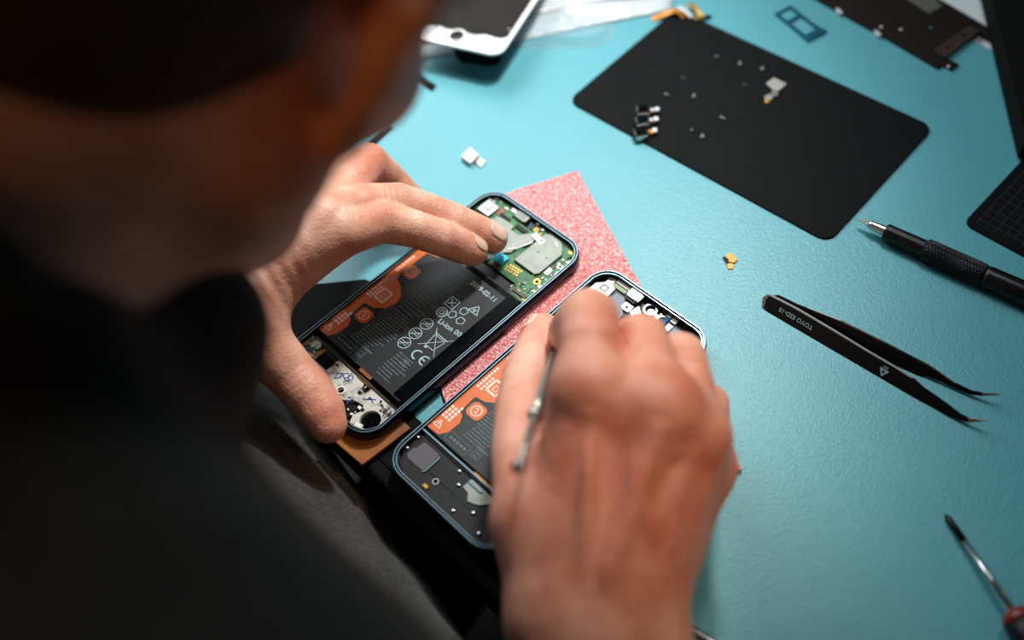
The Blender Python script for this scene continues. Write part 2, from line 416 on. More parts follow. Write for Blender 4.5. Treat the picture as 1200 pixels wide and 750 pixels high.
rz1 = -.9161; rz2 = -.9148
p1 = phone_shell('opened_phone', M['frameblue'], (-38.05, 11.18), rz1, 'opened phone with green circuit board, held by the left hand')
battery(p1, True)
def small(par, name, m, cx, cy, z0, sx, sy, sz, rot=0, bevel=.12):
    return MB().box(cx, cy, z0, sx, sy, sz, rot).build(name, m, par, bevel=bevel)
def ring(par, name, m, cx, cy, z0, r, ri, h):
    return MB().prism(circle(cx, cy, r, 24), z0, z0+h, [circle(cx, cy, ri, 20)]).build(name, m, par)

def board1(root):
    bd = MB(); out = [(-33.5, 38), (-33.5, 66), (-32, 70.5), (-28.5, 74), (-25, 74.6), (-14, 74.6), (-13.5, 69), (2, 69), (2.5, 74.4), (25, 74.6), (29.5, 73.5), (33, 70), (33.6, 66), (33.6, 31.5), (21, 31.5), (20.5, 38)]
    bd.prism(out, 2.9, 4.3, [circle(28.4, 46.2, .9), circle(30.6, 61, .8), circle(30.6, 69.3, .8), circle(-18, 73, .6), rrect(9, 9, 1, 0, 3, -27, 64.4)])
    b = bd.build('circuit_board', M['pcb'], root)
    # shield cans
    s1 = MB().prism([(-20, 46), (-19.5, 63.5), (-16, 64.5), (-7, 64.8), (-6.5, 61.8), (-1, 61.8), (1, 64.5), (4.8, 68.6), (8.8, 68.3), (8, 60.5), (4.6, 55.8), (4.6, 50.5), (1, 47), (-8, 45.5)], 4.3, 5.5).build('shield_can', M['shield'], b, bevel=.3)
    s1['label'] = 'stepped grey shield plate'
    s2 = MB().prism([(9.6, 48), (9.9, 71.5), (12, 73), (20.5, 73), (24.3, 70), (26.6, 67), (26.2, 50.2), (24.5, 48)], 4.3, 5.9).build('shield_can', M['shield'], b, bevel=.3)
    MB().box(19.5, 70.3, 5.9, .6, 3.4, .15, 60).build('slot', M['silverpart'], s2)
    MB().prism(circle(22, 60, .45, 10), 5.9, 5.96).prism(circle(16, 60, .45, 10), 5.9, 5.96).build('pin_mark', M['black'], s2)
    MB().box(9.4, 66.8, 5.95, 8.4, 3.6, .12, -8).text('R', 2.6, 12, 66.6, 6.07, -8).build('sticker', M['sticker'], b)
    MB().text('R', 2.8, 11.8, 66.7, 6.1, -8, th=.06, bold=.1).build('sticker_print', M['finep'], b)
    MB().ribbon([(2, 51, 5.7), (5, 54, 5.8), (9, 63, 6.0)], .55, .25).build('shield_seam', M['silverpart'], b)
    # camera module and black film
    cm = small(root, 'camera_module', M['silverpart'], -27.2, 64.4, 3.0, 8.6, 8.6, 2.9, bevel=.4)
    MB().prism(rrect(3.6, 3.4, .6, 0, 3, -27, 64.6), 5.9, 6.1).build('window_rim', M['black'], cm)
    MB().prism(rrect(2.7, 2.5, .5, 0, 3, -27, 64.6), 6.1, 6.25).build('window', M['whitepl'], cm)
    small(root, 'black_film', M['blackmatte'], -27.6, 56.2, 4.31, 10.5, 6.6, .5, bevel=.1)
    small(b, 'gold_flex', M['brownflex'], -20.8, 67.6, 4.31, 3.4, 4.6, .2)
    c2 = MB().prism([(-12.8, 70.2), (-12.8, 76), (-5.2, 76.2), (-4.2, 75), (-4.2, 70.2), (-6, 69.6), (-11, 69.6)], 3.0, 6.0).build('earpiece_module', M['shield'], root, bevel=.3)
    MB().box(-10.4, 73.2, 6.0, .5, 3.6, .12).box(-8.6, 73.2, 6.0, .5, 3.2, .12).box(-6.8, 72.8, 6.0, .5, 2.6, .12).build('engraving', M['finep'], c2)
    small(root, 'sensor_recess', M['gloss'], .2, 72.6, 2.61, 7.4, 5.4, .3)
    for k in range(3): ribbon_bits(root, k)
    small(b, 'ribbon_socket', M['black'], -3.2, 66.2, 4.31, 7.6, 2.5, .9).parent = b
    small(b, 'ribbon_socket', M['black'], -16, 66.6, 4.31, 7.5, 1.6, .7)
    small(b, 'ribbon_socket', M['black'], 16.5, 35, 4.31, 8, 1.8, .8) if False else small(b, 'ribbon_socket', M['brownplate2'], 27, 34.6, 4.31, 9, 1.8, .8)
    small(b, 'cyan_tape', M['cyan'], 3.4, 44.0, 5.6, 7.2, 6.2, .2, 4)
    small(b, 'metal_tab', M['shield'], 4.2, 40.4, 4.35, 7, 3, .5)
    small(b, 'square_socket', M['brownplate2'], 5.0, 39.2, 4.86, 4.2, 3.6, .7)
    ring(b, 'screw_ring', M['gold'], 28.4, 46.2, 4.3, 2.0, 1.0, .25)
    ring(b, 'screw_ring', M['silverpart'], 30.6, 61, 4.3, 1.6, .9, .25)
    ring(b, 'screw_ring', M['pcb'], 30.6, 69.3, 4.3, 1.6, .9, .2)
    ring(b, 'screw_ring', M['gold'], 3.4, 71.3, 4.3, 1.4, .8, .3)
    # gold test pads
    for i in range(5):
        for j in range(3):
            MB().prism(circle(10.2+1.75*i-.7*(j % 2), 41.5+1.75*j+.2*i, .62, 12), 4.3, 4.42).build('gold_pad', M['gold'], b)
    # small surface parts
    rnd = random.Random(5)
    whites = [(28.4, 54.4, 3, 4.2), (-15.4, 73.0, 3.6, 2.6), (1.2, 74.6, 1.8, 1.4), (6.2, 73.2, 1.6, 1), (28.9, 65.3, 1.5, 1.2), (-31.5, 69.8, 1.6, 2), (-30, 73, 2.4, 1.2), (32.6, 56.6, 1.3, 2.4)]
    for x, y, w, h in whites: small(b, 'capacitor', M['whitepl'], x, y, 4.3, w, h, .7)
    for i in range(10): small(b, 'edge_contact', M['silverpart'], 11.5+1.7*i if i < 8 else 31.2, 74.0 if i < 8 else 50+4*(i-8), 4.3, 1.1, .6, .5)
    cnt = 0
    for tries in range(900):
        x = rnd.uniform(-33, 33); y = rnd.uniform(32.5, 74)
        zone = (-20 < x < 8.5 and 45 < y < 69) or (9 < x < 27.5 and 47.5 < y < 74) or (x < -21 and 51 < y < 70) or (-14 < x < 4 and y > 68.6) or (x < 20.5 and y < 39) or (0 < x < 8.5 and y < 46) or (9 < x < 19 and y < 47.5) or math.hypot(x-28.4, y-46.2) < 2.6
        if zone or x > 32.6: continue
        col = rnd.choice(['silverpart', 'black', 'brownplate2', 'whitepl', 'finep', 'gold', 'black', 'silverpart'])
        s = rnd.choice([(.9, .5), (1.2, .6), (.6, 1.2), (1.9, 1.2), (2.6, 1.8), (.8, .8)])
        small(b, 'chip', M[col], x, y, 4.3, s[0], s[1], rnd.uniform(.3, .7), 0, .05); cnt += 1
        if cnt >= 80: break
    return b
def ribbon_bits(root, k):
    MB().ribbon([(-2.4+1.9*k, 69.9, 3.4), (-1.6+1.7*k, 71.5, 4.6), (-2.2+1.8*k, 73.8, 4.2)], 1.0, .2).build('contact_spring', M['rim'] if k < 2 else M['brownflex'], root)
board1(p1)
def lower1(root):
    hole = circle(27.2, -66.8, 5.3, 30)
    out = [(-33.6, -54.8), (-26, -54.8), (-25, -57), (-21.5, -57.6), (-21.4, -63.5), (-11.4, -63.5), (-11.3, -55.2), (8.8, -55.2), (10, -58.5), (13.6, -58.9), (14, -55), (31.6, -55.2), (33.5, -58),
           (33.6, -64), (32, -69.5), (28, -73.6), (24, -74.8), (20.5, -74.2), (18.5, -70.5), (20.4, -66), (18, -63.6), (12.6, -65), (10, -67.5), (6, -69.6), (0, -69.8), (-3, -73.8), (-24, -74.4), (-29, -72.8), (-33, -68)]
    b = MB().prism(out, 2.61, 4.9, [hole, circle(3.3, -65.8, 1.7, 20), circle(31, -58.6, .6), circle(-31.6, -57.2, .8)]).build('speaker_board', mat('mottled_white', c(196, 198, 190), .5, var=(260, c(120, 122, 118), .5, .66)), root, bevel=.25)
    MB().prism(circle(27.2, -66.8, 5.2, 28), 2.62, 3.0).build('round_recess', M['gloss'], root)
    MB().prism([(6, -69.8), (12, -67.6), (17.6, -65), (18.2, -70.5), (16, -75), (2, -75), (0, -70)], 2.62, 4.0).build('dark_recess', M['black'], root)
    small(root, 'black_chip', M['blackmatte'], -16.4, -60.2, 2.7, 9.4, 6.2, 1.6)
    small(b, 'green_pad', M['pcb'], -27.4, -60.6, 4.9, 4.6, 3.6, .3, 15)
    small(b, 'gold_flex', M['goldflex'], -22.6, -59.6, 4.92, 1.6, 7.6, .2, -20)
    small(root, 'flex_cable', M['brownflex'], -10.4, -52.6, 5.0, 7, 1.2, 1.2) if False else None
    for x0, x1, y in ((1.5, 10.5, -51.8), (3, 12.5, -54.4)):
        f = MB().box((x0+x1)/2, y, 6.25 if y > -53 else 5.1, x1-x0, 1.9, .35).build('flex_cable', M['brownflex'], root, bevel=.1)
    MB().box(-4, -54.2, 4.95, 62, .9, .8).build('divider_strip', M['brownplate2'], root)
    # blue ink marks
    p = MB(); z = 4.93
    def st(pts, w=.55): p.ribbon([(x, y, z) for x, y in pts], w, .06, None)
    for cx, cy, r in ((-1.4, -58.6, 1.7), (1.4, -57.9, 1.5)): p.prism(circle(cx, cy, r, 18), z, z+.06, [circle(cx, cy, r-.5, 18)])
    p.prism([(-6.2, -60.6), (-3.4, -58.4), (-2.4, -61.4), (-4.6, -64)], z, z+.06, [[(-5.4, -60.8), (-3.7, -59.4), (-3.1, -61.4), (-4.6, -63)]])
    st([(-.8, -60.6), (2.6, -60)]); st([(.4, -62.2), (1.4, -59.4)]); st([(-20.5, -66.2), (-16.6, -64.6)], .9); st([(-16.4, -64.2), (-16.8, -66.8)], .6)
    st([(-31.6, -64.6), (-29.5, -65.4)], 1.0); st([(-27.6, -63.4), (-26, -64.4)], 1.2); st([(15.4, -61.8), (20.4, -57.6)], .7); st([(17.4, -58.6), (20.8, -59.8)], .6); st([(25.6, -57.6), (27, -58.6)], .9)
    st([(31, -56.8), (32, -60)], .9)
    p.build('ink_mark', M['ink'], b)
    r2 = random.Random(9)
    for i in range(95):
        x = r2.uniform(-33, 33); y = r2.uniform(-72, -56)
        if math.hypot(x-27.2, y+66.8) < 6.4 or (-22 < x < -11 and y > -64) or (-8 < x < 8 and y > -68): continue
        small(b, 'chip', M[r2.choice(['black', 'silverpart', 'brownplate2', 'black', 'ink', 'whitepl'])], x, y, 4.9, r2.uniform(.6, 2.2), r2.uniform(.6, 1.6), .5, r2.choice([0, 0, 30, 45]), .05)
    for x, y in ((24.2, -74.0), (30.6, -60.4), (-31.6, -57.2), (-33, -63.4)): ring(b, 'screw_ring', M['steel'], x, y, 4.9, 1.2, .5, .3)
    ring(b, 'screw_ring', M['whitepl'], 3.3, -65.8, 4.9, 2.4, 1.7, .35)
    small(b, 'contact_block', M['whitepl'], 25.4, -72.6, 4.9, 4.2, 2.2, .7, 20)
lower1(p1)

p2 = phone_shell('opened_phone', M['frameteal'], (13.40, -55.92), rz2, 'opened phone without circuit board, lying under the right hand')
battery(p2, False)
def upper2(root):
    fl = MB().prism([(-34, 34), (-34, 66), (-31, 72.6), (-25.5, 75), (25, 75), (33, 67), (34, 34)], 2.61, 2.9).build('inner_plate', M['midmetal'], root)
    w = MB().prism([(-33, 52), (-33, 66), (-29.6, 69.6), (-30, 74.2), (-26, 74.6), (-25.6, 71), (-22.6, 69.6), (-22.2, 63), (-24.6, 58), (-29, 56.6), (-29.2, 52)], 2.95, 4.3, [circle(-28, 73, .5), rrect(4, 3.8, .5, 0, 3, -27.2, 66.3)]).build('white_bracket', M['whitebracket'], root, bevel=.25)
    MB().prism(rrect(2.9, 2.7, .4, 0, 3, -27.2, 66.3), 2.95, 4.2).build('camera_window', M['whitepl'], root)
    MB().ribbon([(-33, 61, 4.4), (-29.4, 62.2, 4.4), (-25.4, 61.6, 4.4), (-23.6, 58.6, 4.4)], .45, .3).build('bracket_seam', M['rim'], w)
    MB().prism([(-21, 54), (-21, 68.6), (-14.5, 68.8), (-13, 64), (-9, 60), (-9, 54)], 2.95, 3.6).build('grey_plate', mat('slate_plate', c(92, 104, 112), .5, metal=.3), root)
    small(root, 'white_contact', M['whitepl'], -20.6, 74.0, 3, 9.5, 1.9, 1.6)
    small(root, 'green_pad', mat('sage_pad', c(120, 150, 110), .5), -21.4, 71.6, 3, 8.8, 2.2, .9)
    cam = MB().prism([(-16, 69.4), (-16, 76), (-12, 77), (-7.2, 76), (-7.2, 69.4), (-9, 68), (-14.4, 68)], 2.95, 5.4).build('module_cradle', M['black'], root, bevel=.3)
    MB().prism(rrect(7.2, 6.8, 1.2, 0, 4, -11.8, 72.8), 5.4, 6.6).build('white_module', M['whitepl'], cam, bevel=.4)
    MB().ribbon([(-7.9, 69.6, 6.1), (-7.6, 72.4, 6.3), (-8, 75.6, 6.1)], .7, .25).build('edge_clip', M['rim'], cam)
    MB().prism([(-13.4, 67.4), (-8, 67.4), (-8, 62.6), (-11.6, 62.4), (-13.4, 63.6)], 2.95, 4.2, [circle(-10.6, 64.8, .7)]).build('white_bracket', M['whitebracket'], root, bevel=.2)
    MB().prism([(-7, 70), (-1, 65.4), (9, 66), (9, 62), (-5, 62), (-8, 64)], 2.95, 3.7).build('steel_plate', M['whitebracket'], root, bevel=.1)
    rg = MB().prism(circle(-.6, 71.2, 3.7, 28), 2.95, 4.6, [circle(-.6, 71.2, 2.7, 28)]).build('lens_ring', M['rim'], root)
    MB().prism(circle(.4, 70.6, 1.8, 20), 2.95, 4.3).build('lens', M['silverpart'], root, bevel=.3)
    ring(root, 'socket_ring', M['steel'], 6, 73.8, 2.95, 1.7, 1.0, .9)
    small(root, 'white_bracket', M['whitebracket'], 4.6, 70, 2.95, 3, 3.4, 1.2)
    small(root, 'white_contact', M['whitepl'], 8.8, 74.6, 2.95, 2.4, 1.8, 1.2); small(root, 'white_contact', M['whitepl'], 12.6, 73.8, 2.95, 3.2, 2.4, 1.2)
    MB().ribbon([(8.8, 73.4, 3.6), (9.4, 71, 4.4), (8.8, 67.6, 3.6)], 2.2, .3).build('blue_flex', M['blueflex'], root)
    small(root, 'white_bracket', M['whitebracket'], 13, 69, 2.95, 3, 4.2, 1.2)
    MB().prism([(15, 62), (15, 71), (22, 71.6), (25.4, 68), (26, 62)], 2.95, 3.5).build('grey_plate', mat('slate_plate', c(92, 108, 116), .5, metal=.3), root)
    small(root, 'white_contact', M['whitepl'], 30.6, 73.2, 2.95, 2.4, 2.4, 1.5); small(root, 'white_contact', M['whitepl'], 30.8, 68.6, 2.95, 4.4, 2.6, 1.1)
    small(root, 'side_contact', M['gold'], -33.2, 47, 4.4, 1.6, 4, .6)
    for k in range(9): small(root, 'edge_contact', M['rim'], -17+5.6*k, 75.2, 6.9, 2.2, .35, .3)
upper2(p2)
def lower2(root):
    b = MB().prism([(-33.4, -54.6), (33.4, -54.6), (33.4, -66), (30, -72), (25, -74.4), (-25, -74.4), (-30, -72), (-33.4, -66)], 2.61, 4.6, [circle(-10.1, -67, 1.1)]).build('speaker_module', M['black'], root, bevel=.3)
    MB().box(-10, -53.0, 4.2, 48, .8, 2.6).build('divider_strip', M['rim'], root)
    g = MB().prism([(-30.6, -66.6), (-30.6, -62), (-29.6, -62), (-29, -56.8), (-19.6, -56.6), (-18.4, -58), (-18.2, -66.4), (-19.4, -67.6), (-28.6, -67.8)], 4.6, 5.1).build('speaker_mesh', M['greypad'], b)
    MB().ribbon([(-18, -57.4, 5.0), (-17.5, -58.4, 5.0), (-17.5, -67, 5.0), (-18.6, -68, 5.0)], .6, .8).build('mesh_rim', M['rim'], b)
    ring(b, 'screw_ring', M['steel'], -10.1, -67, 4.6, 1.6, 1.05, .4)
    small(b, 'gold_contact', M['gold'], -11.6, -71.8, 4.6, 2.8, 1.6, .8, 0)
    cn = MB().prism([(1, -60.4), (1.5, -55), (16, -55), (16.6, -58), (13, -62), (8, -64), (5, -61)], 4.6, 5.2).build('connector_shield', M['shield'], b, bevel=.2)
    MB().box(5.6, -56.6, 5.2, 8.4, 1.1, .7).build('connector_bar', M['rim'], cn)
    small(root, 'flex_connector', M['goldflex'], 6.8, -52.6, 6.25, 12.5, 1.7, .5)
    for x, y in ((-36.0+2.6, -57.2), (-33, -64.6), (-5.8, -56), (6.5, -71.4), (22.9, -71), (-1, -61), (14, -66)):
        MB().lathe((x, y, 4.6), (x, y, 9), [(0, 1.1), (.4, 1.1), (.7, .5)], 14).build('screw', M['steel'], b, smooth=True)
    for k in range(9): small(root, 'edge_contact', M['rim'], -22+5.2*k, -75.4, 6.9, 2.6, .4, .35)
lower2(p2)

# ------------------------------------------------------------------ black mat and parts on it
q = [at(792.7, 10.4), at(1095, 148.9), at(971.3, 284.3), at(665, 118.2)]
bm = MB(); bm.prism(rrect(180.6, 108.1, 7.5, 0, 8), 0, 1.2)
o = bm.build('rubber_pad', M['blackmat'], bevel=.35); o.location = (153.33*S, 121.03*S, .02*S); o.rotation_euler = (0, 0, -.8682)
tag(o, 'large black rounded rubber pad strewn with tiny screws, above the tweezers', 'pad')

def tiny_screw(px, py, ang, L=2.6, r=.45, m='steel', lab='', upright=False):
    p = at(px, py, 1.25)
    t = empty('screw', (p[0], p[1], 1.22), math.radians(ang), label=lab, cat='screw', group='tiny screws on the black pad')
    a = MB()
    if upright:
        a.lathe((0, 0, 0), (0, 0, 1), [(0, 1.1), (.7, 1.15), (.9, .9)], 14); a.build('head', M[m], t, smooth=False)
        MB().lathe((0, 0, .9), (0, 0, 3), [(0, .5), (1.7, .45)], 10).build('thread', M[m], t)
    else:
        a.lathe((0, 0, .95), (1, 0, .95), [(0, .95), (.55, .95), (.6, .7)], 14); a.build('head', M[m], t)
        MB().lathe((.6, 0, .95), (1.6, 0, .95), [(i*.15, r+(.1 if i % 2 else 0)) for i in range(int(L/.15))], 12).build('thread', M[m], t)
    return t
for args in ((838, 68, 10, 2.4, .4, 'steelbrush', 'faint screw nearest the top edge of the black pad, left of two pale ones'),
             (867, 75, 80, 2.2, .6, 'silverpart', 'pale bright screw standing up near the top middle of the black pad', True),
             (893, 81, 100, 1.6, .5, 'silverpart', 'small screw just left above the square metal bracket', True),
             (871, 100, -35, 2.8, .45, 'steel', 'slanting screw lying left of the square metal bracket'),
             (799, 92, -48, 3.2, .35, 'steelbrush', 'thin dull screw lying farthest up on the left of the pad'),
             (779, 111, -38, 3.2, .4, 'silverpart', 'bluish slanting screw just above the camera modules'),
             (813, 113, 90, 1.8, .55, 'silverpart', 'short screw standing in the left middle of the pad', True),
             (844, 138, -42, 3.4, .5, 'silverpart', 'brightest slanting screw lying in the centre of the pad'),
             (810, 155, 60, 2.6, .45, 'steelbrush', 'dim screw lying lowest but one on the pad'),
             (823, 160.5, 60, 1.6, .6, 'silverpart', 'shiny screw standing lowest on the pad', True)):
    a = list(args)
    t_ = tiny_screw(a[0], a[1], a[2], a[3], a[4], a[5], a[6], len(a) > 7); t_.scale = (.78, .78, .78)

def flat(pts_px, z=0):                                  # outline read off the desk plane
    return [tuple(at(x, y, z)[:2]) for x, y in pts_px]
def thing_flat(name, label, cat, centre_px, group=None, z=0.0):
    p = at(*centre_px, z); return empty(name, (p[0], p[1], z), label=label, cat=cat, group=group)
def ch(mb, name, m, par, **k):                          # world-coordinate mesh under an unrotated empty
    o = mb.build(name, m, par, **k); l = par.location; o.location = (-l[0], -l[1], -l[2]); return o

br = thing_flat('metal_bracket', 'small square silver bracket with a gold foot on the black pad', 'bracket', (908, 104), z=1.22)
ch(MB().prism(flat([(897.5, 99), (906.5, 92), (922, 99.5), (912, 108.5), (906, 106)], 1.22), 1.3, 2.2), 'plate', M['steelbrush'], br, bevel=.2)
ch(MB().prism(flat([(905, 107), (912, 108), (911.5, 114), (904, 111)], 1.22), 1.3, 2.6), 'tab', M['steel'], br, bevel=.2)
ch(MB().prism(flat([(895.5, 114), (901, 110.5), (908, 113), (902, 119), (897, 118)], 1.22), 1.3, 1.9), 'foot', M['shield'], br, bevel=.2)
ch(MB().prism(flat([(896, 118), (901, 117), (901.5, 121), (897, 122)], 1.22), 1.3, 2.3), 'gold_foot', M['gold'], br, bevel=.2)

def camera_unit(cpx, k, lab):
    p = at(*cpx, 1.22)
    t = empty('camera_module', (p[0], p[1], 1.22), math.radians(-6+5*k), label=lab, cat='camera part', group='black camera modules on the black pad')
    MB().box(-2.5, 0, 0, 8.4, 6.6, 4.0).build('housing', M['black'], t, bevel=.4)
    MB().box(-2.5, 0, 4.0, 6.6, 5.2, .5).build('top_cover', M['gloss'], t, bevel=.3)
    MB().lathe((-3.8, .2, 4.5), (-3.8, .2, 9), [(0, 1.7), (.5, 1.7), (.5, 1.2), (.2, 1.1)], 18, caps=True).build('lens', M['lens'], t)
    MB().box(-2.5, -3.45, .4, 7.2, .35, 2.9).build('side_plate', M['steel'], t, bevel=.08)
    MB().ribbon([(1.5, 0, .8), (3.4, 0, 1.8), (5.2, 0, 2.2)], 3.0, .25).build('flex', M['brownflex'] if k < 2 else M['goldflex'], t)
    MB().box(3.0, .2, 1.9, 1.5, 2.4, .9, 8).build('solder_block', M['whitebracket'] if k < 2 else M['goldflex'], t, bevel=.3)
    MB().box(6.0, .3, 1.6, 2.8, 3.0, 1.3, -8).build('connector', M['whitebracket'], t, bevel=.3)
camera_unit((758, 133), 0, 'black camera module with pale connector, farthest of the three on the pad')
camera_unit((757, 145), 1, 'middle one of three black camera modules on the pad corner')
camera_unit((755.5, 159), 2, 'black camera module with orange flex, nearest of the three, with a bright side')

wc = thing_flat('camera_module', 'white-topped tiny camera module with short tail alone on the blue mat', 'camera part', (554, 184))
a = flat([(540, 183), (550.5, 172), (561, 181), (551, 191)], 3.2)
ch(MB().prism(a, .05, 3.2), 'housing', M['whitepl'], wc, bevel=.4)
ch(MB().ribbon([at(555, 186, 1), at(560, 189.5, .8), at(565, 193, .6)], 3.2, .3), 'flex', M['brownplate2'], wc)
ch(MB().prism(flat([(557, 190), (562, 184.5), (569, 190), (563, 197)], .3), .3, 1.1), 'connector', M['steelbrush'], wc, bevel=.2)

g = thing_flat('flex_scrap', 'tiny folded gold flex scrap alone right of the pink sheet', 'part', (855, 306))
ch(MB().prism(flat([(849.5, 301), (856, 297), (864, 304.5), (861, 309), (853, 308)]), .05, .9), 'plate', M['goldflex'], g, bevel=.15)
ch(MB().prism(flat([(851, 309), (859.5, 309.5), (858.5, 316), (853, 315.5)]), .05, .7), 'tab', M['goldflex'], g, bevel=.15)
ch(MB().ribbon([at(848, 301, .4), at(852, 304, 1.6), at(853, 309, .7)], 1.6, .25), 'dark_fold', M['brownplate2'], g)

o = MB().prism(flat([(478, 83), (482, 80.5), (497, 92), (511.5, 100.5), (507, 107.5), (494, 100), (484, 93)]), .02, .8)
tag(o.build('adhesive_strip', M['blackmatte'], loc=at(495, 95), bevel=.15), 'short black strip lying below the white phone screen, the farther of two', 'strip', 'short black strips beside the head')
o = MB().prism(flat([(454, 145.5), (460, 149), (441, 168), (430, 175), (427, 170)]), .02, .8)
tag(o.build('adhesive_strip', M['blackmatte'], loc=at(445, 160), bevel=.15), 'short black strip half hidden above the curled left-hand finger', 'strip', 'short black strips beside the head')

st = thing_flat('sim_tray', 'small blue card tray with two openings beyond the black pad', 'card tray', (936, 28))
ch(MB().prism(flat([(907, 17.5), (926.5, 7.5), (951, 27), (965.5, 36), (956, 41), (943, 47.5), (925, 32)]), .1, 1.1,
   [flat([(912.5, 17), (925.5, 11), (935, 18.5), (922.5, 25.5)]), flat([(926, 28), (938, 21), (956, 35), (944, 42)])]), 'tray_frame', M['tray'], st, bevel=.15)
ch(MB().prism(flat([(956, 41), (965.5, 35.5), (969, 38.5), (946, 50.5), (943, 47.5)]), .1, 1.6), 'tray_face', M['tray'], st, bevel=.2)

gf = thing_flat('flex_cable', 'folded gold flex cable with pale connector at the top corner of the black pad', 'cable', (797, 14), z=1.22)
ch(MB().ribbon([at(764, 22.5, .4), at(778, 17, 2), at(790, 12, 4), at(797, 14, 4), at(802, 20, 2)], 4.6, .4), 'gold_ribbon', M['goldflex'], gf)
ch(MB().ribbon([at(795, 8, 3.5), at(803, 13, 4.5), at(811, 20, 2.4)], 3.4, .6), 'pale_connector', M['whitebracket'], gf)
ch(MB().ribbon([at(813, 22, 2), at(822, 19.5, 2), at(817, 12, 3), at(810, 5, 4), at(805, 7, 3)], 3.6, .4), 'gold_loop', M['gold'], gf)
ch(MB().ribbon([at(820, 19, 2), at(827, 20, 1.8), at(833, 18.5, 1)], 2.6, .6), 'dark_tail', M['black'], gf)

# ------------------------------------------------------------------ screen, puck, bag, blister at the top
def screen():
    z = 20.0
    BR = at(586, 66, z)[:2]; d = at(495, 45.8, z)[:2]-BR; d /= np.linalg.norm(d)     # along the bottom edge, towards its left end
    u = -d; v = np.array([-u[1], u[0]]); w, h = 67.0, 138.0
    ctr = BR-u*w/2+v*h/2
    t = empty('phone_screen', (ctr[0], ctr[1], z-1.6), math.atan2(u[1], u[0]), label='white phone screen assembly with black back, propped above the blue mat', cat='phone screen')
    MB().prism(rrect(w, h, 8.5, 0, 8), 0, 1.6, [circle(0, -h/2+8.6, 5.0, 28)]).build('white_panel', M['whitegloss'], t, bevel=.3)
    MB().prism([(-30.6, -51), (-27, -53.4), (-14, -53.6), (-12, -55), (12, -55.2), (15, -53), (27, -53.8), (30.6, -51), (30.8, 62), (-30.8, 62)], 1.6, 2.5).build('shield_plate', M['brownplate'], t, bevel=.2)
    MB().prism([(-13, -66.4), (9, -66.6), (11, -64), (11, -56), (-13, -56)], 1.6, 2.1, [circle(0, -60.4, 4.9, 28)]).build('button_bracket', M['steelbrush'], t)
    MB().prism(circle(0, -60.4, 6.2, 28), 1.7, 2.6, [circle(0, -60.4, 4.6, 28)]).build('button_gasket', M['whitepl'], t)
    MB().prism(circle(0, -60.4, 4.9, 28), .4, 1.2).build('home_button', M['black'], t)
    for x, y in ((14, -60.5), (14.6, -62)): MB().prism(circle(x, y, .9, 12), 1.6, 2.0).build('screw', M['blueflex'], t)
    for x, y in ((16, -55), (24, -55.6), (-18, -55.2), (-25, -55), (29, -45)): MB().prism(circle(x, y, .7, 10), 1.9, 2.7).build('clip', M['steelbrush'], t)
    return t
screen()
pk = thing_flat('rubber_block', 'dark rubber block propping up the white phone screen', 'block', (562, 72))
ch(MB().prism(flat([(532, 64), (540, 52), (588, 56), (587, 74), (575, 79), (540, 74)]), .05, 18.0), 'block', M['blackmat'], pk, bevel=1.5)

def wavy(pts_px, z, amp, name, m, label, cat, th=.3, sub=28, px_dom=None):
    poly = [at(x, y, 0)[:2] for x, y in pts_px]
    A, B, C_, D = poly                       # four corners; bilinear grid
    mb = MB(); vs = []; fs = []; n = sub
    for i in range(n+1):
        for j in range(n+1):
            a, b = i/n, j/n
            p = (1-a)*(1-b)*A+a*(1-b)*B+a*b*C_+(1-a)*b*D
            ed = min(1, 6*min(a, 1-a, b, 1-b))
            zz = z+ed*(amp*(.5+.5*math.sin(9*a+4*b+1.5*math.sin(7*b)))+.35*amp*math.sin(23*b+5*a))
            vs.append((p[0], p[1], zz))
    for i in range(n):
        for j in range(n):
            a0 = i*(n+1)+j; fs.append((a0, a0+n+1, a0+n+2, a0+1))
    mb.add(vs, fs)
    o = mb.build(name, m, smooth=True, loc=at(*pts_px[0]))
    s = o.modifiers.new('solid', 'SOLIDIFY'); s.thickness = th*S
    return tag(o, label, cat)
wavy([(440, 82), (786, 13), (800, -75), (430, -60)], 1.0, 4.0, 'zip_bag', M['bag'], 'milky clear plastic bag lying flat behind the white phone screen', 'bag')
wavy([(440, 62), (775, -4), (790, -60), (430, -60)], 6.0, 3.0, 'zip_bag', M['bag'], 'upper crumpled layer of clear plastic bag along the top edge of the picture', 'bag')
bl = thing_flat('blister_tray', 'clear moulded plastic tray with rounded corner poking out below the bag', 'tray', (650, 40))
def quad_round(px4, z0):
    return flat(px4, z0)
bl_out = flat([(560, 60), (600, 56.5), (690, 55), (706, 52), (716, 45), (719, 34), (716, 12), (640, 5), (560, 30)])
bl_in = flat([(566, 55), (604, 51), (688, 50), (700, 47.5), (707, 43), (710, 34), (708, 16), (642, 11), (566, 33)])
m_ = MB(); n_ = len(bl_out); vs = [(*p, .2) for p in bl_out]+[(*p, 5.0) for p in bl_in]; fs = [(i, (i+1) % n_, (i+1) % n_+n_, i+n_) for i in range(n_)]+[tuple(range(n_, 2*n_))]
m_.add(vs, fs); ch(m_, 'shell', M['blister'], bl)
ch(MB().prism(bl_out, .05, .35, [[tuple(p) for p in flat([(568, 57), (602, 54.5), (689, 53.3), (703, 50.5), (712, 44), (715.5, 34), (713, 14), (640, 7), (567, 31)])]]), 'flange', M['blister'], bl)

